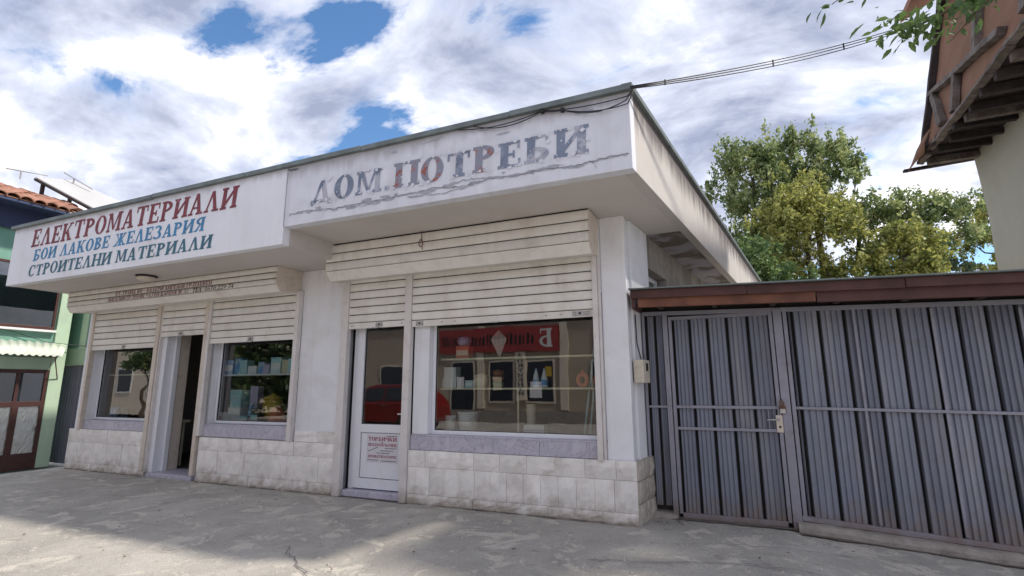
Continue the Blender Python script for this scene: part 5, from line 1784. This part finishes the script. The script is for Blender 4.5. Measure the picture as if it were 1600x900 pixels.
for j in range(2):
    r = 0.095 if j == 0 else 0.08
    for i in range(ns + 1):
        a = math.pi * i / ns
        tm.v.append((-0.40 * j, r * math.cos(a), r * 0.62 * math.sin(a) + 0.40 * SL * j))
for i in range(ns):
    tm.f.append((i, i + 1, ns + 1 + i + 1, ns + 1 + i))
tme = tm.mesh('barrel_tile')
tme.materials.append(MATS['roof_tile'])
for r in range(5):
    for c in range(15):
        yv = -2.45 + c * 0.19
        xv = -10.76 - r * 0.33
        if yv > -0.38 + r * 0.11:
            continue
        o = link('barrel_tile', tme, None)
        o.location = (xv + random.uniform(-0.02, 0.02), yv + random.uniform(-0.01, 0.01), roofz(xv) + 0.005 + random.uniform(0, 0.012))
        so = o.modifiers.new('thick', 'SOLIDIFY'); so.thickness = 0.012
        o.parent = roof
# grey sheet laid over the corner of that roof, with loose iron rods on it
sh = thing('roof_sheet', 'light grey metal sheet laid over the corner of the tiled roof', 'metal sheet', (-11.6, 0.2, 5.2))
PA, PB, PC, PD = Vector((-12.6, -0.51, 6.02)), Vector((-11.3, 0.074, 5.27)), Vector((-11.42, 0.83, 5.60)), Vector((-12.6, 0.16, 6.20))
MB().hexa([PA, PB, PC, PD] + [p + Vector((0, 0, 0.03)) for p in (PA, PB, PC, PD)]).build('panel', 'sheet_grey', sh, 0.004, fix=True)
MB().hexa([PA - Vector((0, 0.02, 0.06)), PB - Vector((0, 0.02, 0.06)), PB - Vector((0, -0.04, 0.06)), PA - Vector((0, -0.04, 0.06)), PA - Vector((0, 0.02, 0.005)), PB - Vector((0, 0.02, 0.005)), PB - Vector((0, -0.04, 0.005)), PA - Vector((0, -0.04, 0.005))]).build('edge_strip', 'dark_wood', sh, fix=True)
for (px_, py_, zt_) in ((-12.5, -0.40, 5.96), (-12.5, 0.12, 6.10)):
    MB().box(px_ - 0.03, px_ + 0.03, py_ - 0.03, py_ + 0.03, 5.3, zt_).build('prop', 'dark_wood', sh)
for (a, b, lab) in (((-12.4, -1.08, 5.98), (-12.62, -0.30, 6.16), 'left iron rod sticking out over the tiled roof'), ((-12.6, -0.02, 6.34), (-12.0, 0.28, 5.95), 'right iron rod lying on the grey roof sheet')):
    t = thing('iron_rod', lab, 'rod', a)
    MB().tube([a, b], 0.014, 6).build('rod', 'steel', t)
    MB().tube([Vector(a).lerp(Vector(b), 0.35), Vector(a).lerp(Vector(b), 0.35) - Vector((0, 0, 0.18))], 0.016, 6).build('bracket', 'steel', t)

# old house enlarged and moved back so its shadow clears the foreground
OH.location = CAM + (Vector(OH.location) - CAM) * 1.5
OH.scale = (1.5, 1.5, 1.5)
# the neighbour stands a little farther off, on lower ground: move and size that whole group once
for o in [o for o in COL.objects if o.parent is None and (o.name.split('.')[0] in ('green_house', 'roof_sheet', 'iron_rod', 'passage_gate'))]:
    k_ = 1.168
    base = Vector((1.128, -6.055, 1.5))
    o.location = base + (Vector(o.location) - base) * k_
    o.scale = (k_, k_, k_)

# ------------------------------------------------------------------ trees


def leaves_mesh(name, centers, radii, dens, size, droop=0.0, seed=1, elong=2.2, shells=0.35):
    """many small leaf faces filling uneven clumps"""
    r = np.random.default_rng(seed)
    P = []
    for c, rad, n in zip(centers, radii, dens):
        rad = np.array(rad)
        k = max(5, n // 34)
        kn = r.normal(size=(k, 3)) * 0.50 * rad
        idx = r.integers(0, k, size=n)
        m = rad.mean()
        q = kn[idx] + r.normal(size=(n, 3)) * np.array([0.075, 0.075, 0.085 + 0.14 * droop]) * (0.5 + m)
        q[:, 2] -= droop * 0.12 * np.abs(r.normal(size=n))
        P.append(q + np.array(c))
    P = np.concatenate(P)
    n = len(P)
    d = r.normal(size=(n, 3)); d[:, 2] -= droop * 2
    d /= np.linalg.norm(d, axis=1)[:, None]
    e = np.cross(d, r.normal(size=(n, 3)))
    e /= np.linalg.norm(e, axis=1)[:, None]
    s = size * r.uniform(0.45, 1.6, size=(n, 1))
    a = P - d * s
    b = P + e * s / elong
    c = P + d * s
    f = P - e * s / elong
    V = np.stack([a, b, c, f], axis=1).reshape(-1, 3)
    me = bpy.data.meshes.new(name)
    me.vertices.add(4 * n)
    me.vertices.foreach_set('co', V.astype(np.float32).ravel())
    me.loops.add(4 * n)
    me.loops.foreach_set('vertex_index', np.arange(4 * n, dtype=np.int32))
    me.polygons.add(n)
    me.polygons.foreach_set('loop_start', np.arange(0, 4 * n, 4, dtype=np.int32))
    me.polygons.foreach_set('loop_total', np.full(n, 4, dtype=np.int32))
    me.update()
    me.validate()
    return me


def tree(name, label, base, height, r0, clumps, n_leaf, size, mat, seed=1, droop=0.0, group=None, lean=(0, 0)):
    """clumps: (dx, dy, z, rx, ry, rz) relative to the base"""
    rnd = random.Random(seed)
    t = thing(name, label, 'tree', base, group)
    bx, by, bz = base
    top = Vector((bx + lean[0], by + lean[1], bz + height * 0.82))
    trunk = [Vector((bx, by, bz - 0.1)).lerp(top, k / 8) + Vector((rnd.uniform(-1, 1), rnd.uniform(-1, 1), 0)) * 0.16 * (k > 0) for k in range(9)]
    rad = [r0 * (1 - 0.86 * k / 8) for k in range(9)]
    tr = MB().tube(trunk, rad, 9).build('trunk', 'bark', t, smooth=True)
    limbs = MB()
    cs, rs, ns = [], [], []
    vol = sum((c[3] * c[4] * c[5]) ** 0.8 for c in clumps)
    for c in clumps:
        C = Vector((bx + c[0], by + c[1], bz + c[2]))
        h = max(0.22, min(0.95, (c[2] - max(c[3], c[5]) * 0.9) / (height * 0.82)))
        k = min(7, int(h * 8))
        A = trunk[k].lerp(trunk[k + 1], h * 8 - k) if k < 8 else trunk[8]
        M = A.lerp(C, 0.5) + Vector((rnd.uniform(-0.2, 0.2), rnd.uniform(-0.2, 0.2), -0.12 * (C - A).length))
        rr = max(0.03, min(rad[k] * 0.6, 0.05 * (C - A).length))
        limbs.tube([A, A.lerp(M, 0.5) + Vector((0, 0, 0.03)), M, M.lerp(C, 0.55), C], [rr, rr * 0.8, rr * 0.62, rr * 0.42, rr * 0.2], 6)
        for q in range(5):
            e = C + Vector((rnd.uniform(-1, 1) * c[3], rnd.uniform(-1, 1) * c[4], rnd.uniform(-0.6, 1) * c[5])) * 0.85
            s = M.lerp(C, rnd.uniform(0.3, 1))
            limbs.tube([s, s.lerp(e, 0.5) + Vector((0, 0, 0.1)), e], [rr * 0.36, rr * 0.22, rr * 0.07], 4, cap=False)
        cs.append(tuple(C)); rs.append((c[3], c[4], c[5]))
        ns.append(int(n_leaf * (c[3] * c[4] * c[5]) ** 0.8 / vol))
    limbs.build('limbs', 'bark', t, smooth=True)
    link('crown', leaves_mesh('crown', cs, rs, ns, size, droop, seed), mat, t)
    return t


G1 = 'tall trees behind the metal gate'
rt = random.Random(3)
# tall willow at the left of the group: upright dark trunk, narrow top
tree('willow_tree', 'tallest willow with an upright narrow top beside the shop roof', (2.6, 22, -0.5), 15.5, 0.36,
     [(-0.9, 0, 13.5, 0.9, 1.0, 1.3), (0.1, 0.3, 13.9, 0.9, 1, 1.2), (0.9, -0.3, 13.0, 0.8, 1, 1.2), (-0.6, 0.2, 11.6, 0.9, 1.2, 1.2), (0.8, 0.3, 11.2, 0.9, 1.2, 1.2), (-2.2, 0, 12.0, 0.7, 0.6, 0.5),
      (-1.6, 0.4, 9.4, 1.0, 1.2, 1.0), (0.3, 0.0, 9.2, 1.2, 1.3, 1.2), (-1.9, 0.0, 7.6, 1.2, 1.3, 1.2), (0.4, 0.4, 7.2, 1.4, 1.3, 1.3), (1.4, 0, 9.6, 0.8, 1, 1.2), (-2.6, 0, 9.6, 0.8, 1, 0.9), (-0.8, 0, 5.4, 2.0, 1.4, 1.2)],
     27000, 0.10, 'leaf_willow', 11, 0.5, G1)
tree('willow_tree', 'willow with loose wispy tops in the middle of the group', (5.2, 22.5, 0), 15.0, 0.34,
     [(-1.3, 0, 13.4, 0.5, 0.8, 1.2), (-0.4, 0.2, 14.0, 0.5, 0.8, 1.0), (0.5, 0, 13.5, 0.5, 0.8, 1.1), (1.5, 0.1, 13.2, 0.6, 0.8, 1.0), (-0.9, 0, 12.0, 0.9, 1, 0.9), (0.8, 0, 11.8, 0.9, 1, 0.8), (2.0, 0, 12.3, 0.5, 0.6, 0.7),
      (-0.3, 0.6, 10.5, 1.2, 1.2, 0.9)],
     12000, 0.10, 'leaf_willow', 12, 0.5, G1, (0.4, 0))
tree('yellow_green_tree', 'broad yellow-green tree in front of the willows', (4.6, 20, 0), 11.5, 0.30,
     [(-0.6, 0, 10.1, 0.9, 1.0, 0.9), (0.5, 0.2, 10.0, 0.9, 1, 0.9), (-1.3, 0, 8.7, 1.1, 1.2, 1.0), (0.0, -0.4, 8.7, 1.2, 1.2, 1.0), (1.3, 0, 8.8, 0.9, 1.2, 1.0), (-0.8, 0, 7.1, 1.3, 1.2, 0.8), (0.9, 0.1, 6.6, 1.0, 1, 0.6), (-1.9, 0, 5.8, 1.3, 1, 0.7), (0.3, 0, 5.6, 1.2, 1, 0.7)],
     17000, 0.09, 'leaf_yellow', 13, 0.2, G1)
tree('dark_limbed_tree', 'tree with dark bare limbs spreading to the right', (7.0, 21, -0.8), 12.5, 0.34,
     [(-0.5, 0, 9.9, 0.7, 0.9, 0.9), (0.7, 0.3, 10.2, 0.9, 0.9, 0.7), (1.7, 0, 9.9, 0.9, 0.9, 0.8), (2.7, 0, 9.8, 0.8, 0.8, 0.8), (3.6, 0, 9.8, 0.7, 0.8, 0.7), (4.0, 0.2, 8.7, 0.55, 0.6, 0.5), (1.3, 0, 8.6, 0.8, 0.9, 0.6), (2.3, 0, 8.3, 0.7, 0.8, 0.5), (0.2, 0.2, 8.2, 0.7, 0.9, 0.6), (0.0, 0, 12.0, 0.35, 0.4, 0.5)],
     12500, 0.09, 'leaf_willow', 14, 0.25, G1, (-0.4, 0))
tree('yellow_green_tree', 'lower yellow-green bushy tree right of the dark limbs', (7.9, 19.5, 0), 8.8, 0.24,
     [(-0.5, 0, 7.6, 0.8, 0.9, 0.7), (0.5, 0, 7.4, 0.8, 0.9, 0.7), (-0.8, 0, 6.3, 0.9, 1, 0.8), (0.3, 0, 6.2, 1.0, 1, 0.8), (1.0, 0, 6.6, 0.6, 0.9, 0.7), (-0.3, 0, 5.0, 1.3, 1, 0.8)],
     9500, 0.09, 'leaf_yellow', 15, 0.2, G1)
tree('dark_green_tree', 'dark green bushy tree low behind the shop eaves', (2.2, 18, 0), 8.6, 0.26,
     [(-0.9, 0, 7.2, 0.9, 1, 0.8), (0.0, 0, 6.9, 1.0, 1, 0.8), (-0.4, 0, 5.8, 1.2, 1, 0.8), (0.9, 0, 5.6, 1.0, 1, 0.8), (1.9, 0.2, 5.2, 0.9, 1, 0.7), (-1.5, 0, 8.3, 0.6, 0.8, 0.6), (3.2, 0.3, 4.9, 0.8, 0.8, 0.6)],
     13000, 0.09, 'leaf_green', 16, 0.1, G1)
G2 = 'distant trees at the right beyond the gate'
tree('distant_tree', 'distant loose tree beside the plaster wall', (15.2, 30, 0), 13.0, 0.3,
     [(-0.6, 0, 10.8, 0.9, 1, 0.8), (0.5, 0, 11.2, 0.9, 1, 0.8), (-1.3, 0, 9.4, 1.0, 1, 0.7), (0.4, 0, 9.3, 1.0, 1, 0.8), (1.3, 0, 10.2, 0.8, 1, 0.9), (-0.4, 0, 7.9, 1.2, 1, 0.6)],
     6000, 0.11, 'leaf_yellow', 17, 0.1, G2)
tree('distant_tree', 'small distant bluish tree right of the dark limbs', (11.9, 30, 0), 9.6, 0.2,
     [(-0.8, 0, 8.2, 0.8, 0.8, 0.6), (0.3, 0, 8.6, 0.9, 0.8, 0.6), (1.2, 0, 8.1, 0.7, 0.8, 0.6), (-0.2, 0, 7.4, 1.4, 0.8, 0.6)],
     4200, 0.11, 'leaf_far', 18, 0.1, G2)
tree('distant_tree', 'distant tree rising over the right end of the gate canopy', (18.2, 31, 0), 12, 0.3,
     [(-1.2, 0, 9.8, 1.2, 1, 0.9), (0.4, 0, 10.5, 1.2, 1, 1.0), (0.0, 0, 8.7, 1.6, 1, 0.9)],
     4500, 0.12, 'leaf_far', 19, 0.1, G2)

# ------------------------------------------------------------------ tree in the street, one branch of it hangs into the top right corner
ST = thing('street_tree', 'leafy branch hanging into the top right corner above the cables', 'tree', (4.9, -4.3, 0))
MB().tube([(4.9, -4.3, -0.3), (4.88, -4.28, 1.5), (4.8, -4.2, 3.0), (4.75, -4.1, 4.6), (4.8, -4.2, 6.0)], [0.14, 0.12, 0.10, 0.07, 0.02], 10).build('trunk', 'bark', ST, smooth=True)
br = MB()
br.tube([(4.8, -4.15, 3.6), (4.0, -3.9, 3.75), (3.3, -3.6, 3.62), (2.75, -3.38, 3.42), (2.33, -3.25, 3.30), (2.12, -3.18, 3.26), (1.99, -3.16, 3.26)], [0.045, 0.034, 0.024, 0.015, 0.008, 0.005, 0.002], 6)
br.tube([(3.3, -3.6, 3.62), (2.7, -3.45, 3.72), (2.2, -3.32, 3.66), (1.88, -3.25, 3.52), (1.74, -3.22, 3.46)], [0.018, 0.012, 0.008, 0.004, 0.002], 6)
br.tube([(2.45, -3.29, 3.34), (2.3, -3.24, 3.22), (2.2, -3.20, 3.12)], [0.007, 0.004, 0.002], 5)
br.build('branch', 'bark', ST, smooth=True)


def big_leaf(p, d, n, ln, w):
    """one pointed leaf folded along its rib"""
    d = Vector(d).normalized()
    s = d.cross(Vector(n)).normalized()
    n = s.cross(d).normalized()
    p = Vector(p)
    mb = [p, p + d * ln * 0.3 + s * w * 0.42 + n * w * 0.12, p + d * ln * 0.62 + s * w * 0.36 + n * w * 0.10, p + d * ln - n * ln * 0.08,
          p + d * ln * 0.62 - s * w * 0.36 + n * w * 0.10, p + d * ln * 0.3 - s * w * 0.42 + n * w * 0.12, p + d * ln * 0.35, p + d * ln * 0.66]
    return mb


lr = random.Random(21)
specs = []
path1 = [Vector(p) for p in ((2.75, -3.38, 3.42), (2.33, -3.25, 3.30), (2.12, -3.18, 3.26), (1.99, -3.16, 3.26))]
path2 = [Vector(p) for p in ((2.0, -3.28, 3.58), (1.88, -3.25, 3.52), (1.74, -3.22, 3.46))]
path3 = [Vector(p) for p in ((2.45, -3.29, 3.34), (2.3, -3.24, 3.22), (2.2, -3.20, 3.12))]
for path, n, spread in ((path1, 250, 0.075), (path2, 36, 0.045), (path3, 10, 0.02)):
    for k in range(n):
        t = lr.random() * (len(path) - 1)
        i = min(int(t), len(path) - 2)
        p = path[i].lerp(path[i + 1], t - i) + Vector((lr.gauss(0, spread), lr.gauss(0, spread), lr.gauss(0.01, spread * 0.7)))
        if path is path1 and p.z < 3.21:
            p.z = 3.21 + lr.random() * 0.08
        specs.append((p, (lr.uniform(-1, 0.5), lr.uniform(-0.6, 0.6), lr.uniform(-1.2, 0.3)), (lr.uniform(-1, 1), lr.uniform(-1, 1), 1), lr.uniform(0.045, 0.08), lr.uniform(0.022, 0.034)))
LF = [(0, 1, 6), (0, 6, 5), (1, 2, 7, 6), (5, 6, 7, 4), (2, 3, 7), (7, 3, 4)]
for (p, d, n, ln, w) in specs:
    mb = MB()
    mb.v = [tuple(x) for x in big_leaf(p, d, n, ln, w)]
    mb.f = LF
    mb.build('leaf', 'leaf_near', ST)
mb = MB()
for k in range(700):      # the rest of the crown: more leaves along the branch, and round the trunk out of the picture
    if k < 160:
        p = path1[0].lerp(path1[1], lr.uniform(-0.3, 1.2)) + Vector((lr.gauss(0, 0.08), lr.gauss(0, 0.08), lr.gauss(0.06, 0.05)))
        q = big_leaf(p, (lr.uniform(-1, 0.5), lr.uniform(-0.6, 0.6), lr.uniform(-1.2, 0.3)), (lr.uniform(-1, 1), lr.uniform(-1, 1), 1), lr.uniform(0.045, 0.08), 0.03)
    else:
        a = lr.uniform(0, 6.28); rr = lr.uniform(0.1, 1.1)
        q = big_leaf((4.8 + rr * math.cos(a), -4.2 + rr * math.sin(a), lr.uniform(4.2, 6.2)), (lr.uniform(-1, 1), lr.uniform(-1, 1), -0.6), (lr.uniform(-1, 1), 0.3, 1), 0.10, 0.05)
    b = len(mb.v)
    mb.v += [tuple(x) for x in q]
    mb.f += [tuple(b + i for i in f) for f in LF]
mb.build('foliage', 'leaf_near', ST)['kind'] = 'stuff'


# ------------------------------------------------------------------ cables
def sag(a, b, s, n=14):
    a, b = Vector(a), Vector(b)
    return [a.lerp(b, i / n) - Vector((0, 0, s * 4 * (i / n) * (1 - i / n))) for i in range(n + 1)]


COR = Vector((0.40, -1.42, 4.36))
HK = (5.23, 4.90, 8.33)
for k, (dz, s, lab) in enumerate(((0.012, 0.15, 'topmost overhead cable from the roof corner to the old house'), (0.0, 0.18, 'middle overhead cable from the roof corner to the old house'), (-0.012, 0.215, 'lowest overhead cable from the roof corner to the old house'))):
    o = MB().tube(sag(COR + Vector((0, 0, dz)), Vector(HK) + Vector((0, 0, dz)), s * 0.9, 22), 0.0065, 6).build('overhead_cable', 'cable_black', None, smooth=True)
    tag(o, lab, 'cable', 'overhead cables')
for k, t in enumerate((0.06, 0.30, 0.52)):
    P_ = [sag(COR + Vector((0, 0, dz)), Vector(HK) + Vector((0, 0, dz)), s * 0.9, 50)[int(50 * t)] for dz, s in ((0.012, 0.15), (-0.012, 0.215))]
    o = MB().tube([P_[0] + Vector((0, 0, 0.012)), P_[1] - Vector((0, 0, 0.006))], 0.010, 6).build('cable_clip', 'cable_black')
    tag(o, ('cable clip nearest the roof corner', 'cable clip a third of the way along the overhead cables', 'cable clip midway along the overhead cables')[k], 'clip', 'clips on the overhead cables')
YC = YF - 0.022
for k, (pts, lab) in enumerate(((([(0.42, YC - 0.02, 4.34)] + sag((0.36, YC, 4.30), (-0.52, YC, 4.345), 0.03, 8) + sag((-0.56, YC, 4.345), (-1.55, YC, 4.35), 0.055, 10)), 'upper black cable clipped along the peeling fascia'),
                          (([(0.42, YC - 0.02, 4.33)] + sag((0.36, YC, 4.22), (-0.31, YC, 4.305), 0.045, 8) + sag((-0.34, YC, 4.305), (-0.52, YC, 4.335), 0.004, 4) + sag((-0.54, YC - 0.012, 4.335), (-1.35, YC, 4.352), 0.085, 10)), 'lower black cable drooping along the peeling fascia'),
                          (([(0.41, YC - 0.02, 4.32)] + sag((0.34, YC - 0.012, 4.25), (-0.31, YC - 0.012, 4.30), 0.075, 8)), 'short drooping cable at the roof corner'))):
    o = MB().tube(pts, 0.0055, 6).build('fascia_cable', 'cable_black', None, smooth=True)
    tag(o, lab, 'cable', 'cables along the fascia')
for k, (x, z) in enumerate(((-0.31, 4.305), (-0.53, 4.342))):
    o = MB().box(x - 0.02, x + 0.02, YC - 0.02, YF - 0.0005, z - 0.02, z + 0.02).build('cable_clip', 'black', None, 0.004)
    tag(o, ('black cable clip on the fascia nearest the corner', 'second black cable clip on the fascia from the corner')[k], 'clip', 'clips on the fascia')

# ------------------------------------------------------------------ across the street (seen in the window glass)
OB = thing('opposite_shop', 'brown shop front with red sign mirrored in the wide window', 'building', (-7, -16, 0))
MB().box(-16.5, 3.0, -20, -14, 0, 5.2).build('wall', 'opp_wall', OB)
MB().box(-16.7, 3.2, -20.2, -13.7, 5.201, 5.45).build('roof', 'roof_tile', OB)
for (x0, x1, z0, z1, nm) in ((-10.6, -9.4, 0.05, 2.6, 'door'), (-8.7, -7.5, 0.8, 2.6, 'window'), (-7.0, -5.7, 0.8, 2.6, 'window'), (-4.2, -2.4, 0.9, 2.5, 'window'), (-14.5, -12.5, 0.9, 2.5, 'window'), (-0.8, 1.2, 0.9, 2.5, 'window')):
    fo = MB().box(x0, x1, -13.999, -13.95, z0, z1).build(nm, 'opp_pale', OB)
    MB().box(x0 + 0.08, x1 - 0.08, -13.9495, -13.94, z0 + 0.08, z1 - 0.08).build('pane', 'opp_dark', fo)
SG = MB().box(-11.2, -5.5, -13.998, -13.85, 2.95, 4.0).build('sign_board', 'sign_red', OB)
letters('Б', -6.35, -5.75, 3.1, 0.75, -13.845, 'letter_white', SG, flip=-1)
mb = MB()
xx = -11.0
while xx < -6.7:
    w = random.uniform(0.05, 0.12); h = random.uniform(0.35, 0.5)
    mb.box(xx, xx + w, -13.849, -13.846, 3.25, 3.25 + h)
    xx += w + random.uniform(0.06, 0.12)
mb.build('sign_lettering', 'letter_black', SG)['kind'] = 'stuff'
vb = MB().box(-7.42, -6.98, -13.998, -13.88, 0.9, 2.93).build('vertical_board', 'opp_pale', OB)
for i, ch in enumerate('ДОКУМЕНТИ'):
    letters(ch, -7.34, -7.06, 2.70 - i * 0.20, 0.15, -13.875, 'letter_black', vb, flip=-1)
MB().box(-3.9, -3.1, -13.998, -13.9, 2.55, 4.2).build('side_sign', 'sign_red', OB)
for px_ in (-11.6, -9.1, -5.3, -2.1, 1.6, -15.6):
    MB().box(px_ - 0.16, px_ + 0.16, -13.9985, -13.90, 0.55, 4.6).build('pilaster', 'opp_pale', OB)
MB().box(-16.5, 3.0, -13.9985, -13.78, 4.62, 4.85).build('cornice', 'opp_pale', OB)
MB().box(-16.5, 3.0, -13.9985, -13.86, 0.0, 0.5).build('base_course', 'kerb_concrete', OB)
for (x0, x1, z0, z1, m) in ((-8.5, -8.1, 1.3, 1.9, 'goods_cream'), (-6.8, -6.3, 1.0, 1.7, 'goods_white'), (-6.1, -5.85, 1.9, 2.3, 'goods_yellow'), (-10.3, -9.9, 1.4, 1.9, 'goods_white'), (-4.0, -3.5, 1.2, 1.9, 'goods_lilac'), (-3.2, -2.7, 1.4, 2.2, 'goods_orange')):
    MB().box(x0, x1, -13.9395, -13.93, z0, z1).build('poster', m, OB)
OB2 = thing('opposite_house', 'pale house across the street mirrored in the leftmost window', 'house', (-27, -16, 0))
MB().box(-46, -25.5, -22, -13, 0, 6.0).build('wall', 'opp_pale', OB2)
MB().box(-46.3, -25.2, -22.3, -12.6, 6.001, 6.4).build('roof', 'roof_tile', OB2)
for xw in (-43, -39.5, -36, -32.5, -29.5, -27):
    w = MB().box(xw - 0.7, xw + 0.7, -12.999, -12.94, 1.2, 2.7).build('window', 'letter_white', OB2)
    MB().box(xw - 0.6, xw + 0.6, -12.9395, -12.93, 1.3, 2.6).build('pane', 'opp_dark', w)
tree('round_street_tree', 'small round-crowned street tree mirrored in the leftmost window', (-25.6, -10, 0), 3.4, 0.12,
     [(-0.5, 0, 2.9, 0.7, 0.7, 0.5), (0.4, 0.2, 3.0, 0.7, 0.7, 0.5), (0, -0.3, 3.4, 0.6, 0.6, 0.4), (0, 0.3, 2.7, 0.7, 0.7, 0.4)], 2500, 0.09, 'leaf_green', 31)


for k, (tx, ty, lab) in enumerate(((-22.8, -13.5, 'dark leafy tree added across the street left of the gap to darken the shop window reflections'), (-18.9, -13.2, 'dark leafy tree added across the street beside the brown shop to darken the shop window reflections'))):  # trees added to darken what the shop windows mirror
    tree('added_dark_tree', lab, (tx, ty, 0), 7.0, 0.22,
         [(-1.0, 0, 2.4, 1.1, 1, 1.0), (0.9, 0, 2.6, 1.1, 1, 1.1), (0, 0, 4.2, 1.6, 1.2, 1.2), (-1.0, 0, 5.4, 1.2, 1, 1.0), (0.9, 0.2, 5.6, 1.2, 1, 1.0), (0, 0, 6.6, 1.0, 1, 0.8), (0, 0, 1.2, 1.8, 0.8, 0.8)], 16000, 0.14, 'leaf_green', 41 + k, 0.1, 'dark trees added across the street')


def car():
    cx, cy = -10.5, -9.4
    t = thing('red_car', 'red hatchback parked across the street, mirrored in the door glass', 'car', (cx, cy, 0))
    # body outline in the length/height plane, swept across with tumblehome
    lower = [(-2.05, 0.30), (-2.10, 0.62), (-2.02, 0.86), (-1.0, 0.98), (1.95, 1.02), (2.08, 0.80), (2.10, 0.45), (2.02, 0.28)]
    bm_ = MB()
    W = 0.86
    bm_.prism([(cx + a, cy - W, b) for a, b in lower], (0, 2 * W, 0))
    bm_.build('body', 'car_red', t, 0.06, fix=True)
    cab = [(-1.15, 0.97), (-0.45, 1.50), (-0.1, 1.58), (1.15, 1.58), (1.55, 1.45), (1.95, 1.00)]
    gh = MB()
    n = len(cab)
    for s, w in ((-1, 1), (1, 1)):
        for a, b in cab:
            ww = 0.82 if b < 1.1 else 0.64
            gh.v.append((cx + a, cy + s * ww, b))
    gh.f.append(tuple(range(n)))
    gh.f.append(tuple(range(2 * n - 1, n - 1, -1)))
    for i in range(n):
        j = (i + 1) % n
        gh.f.append((i, n + i, n + j, j))
    gh.build('cabin', 'car_red', t, 0.04, fix=True)
    for (pts) in ([(-0.85, 1.04), (-0.38, 1.44), (0.28, 1.48), (0.28, 1.04)], [(0.36, 1.04), (0.36, 1.48), (1.05, 1.48), (1.45, 1.36), (1.60, 1.04)]):
        for s in (1, -1):
            g = MB()
            g.quad(*[(cx + a, cy + s * (0.835 - (b - 1.0) * 0.36), b) for a, b in pts])
            g.build('side_window', 'opp_dark', t)
    for wx in (-1.28, 1.28):
        for s in (-1, 1):
            w = MB().tube([(cx + wx, cy + s * 0.70, 0.31), (cx + wx, cy + s * 0.885, 0.31)], 0.31, 20).build('wheel', 'tyre', t)
            MB().tube([(cx + wx, cy + s * 0.8855, 0.31), (cx + wx, cy + s * 0.895, 0.31)], 0.19, 16).build('rim', 'steel', w)
    for s in (-1, 1):
        MB().box(cx - 2.06, cx - 1.98, cy + s * 0.72 - 0.12, cy + s * 0.72 + 0.12, 0.68, 0.82).build('headlight', 'letter_white', t, 0.02)
    MB().box(cx + 0.3, cx + 0.46, cy + 0.865, cy + 0.885, 0.86, 0.89).build('door_handle', 'steel', t)


car()
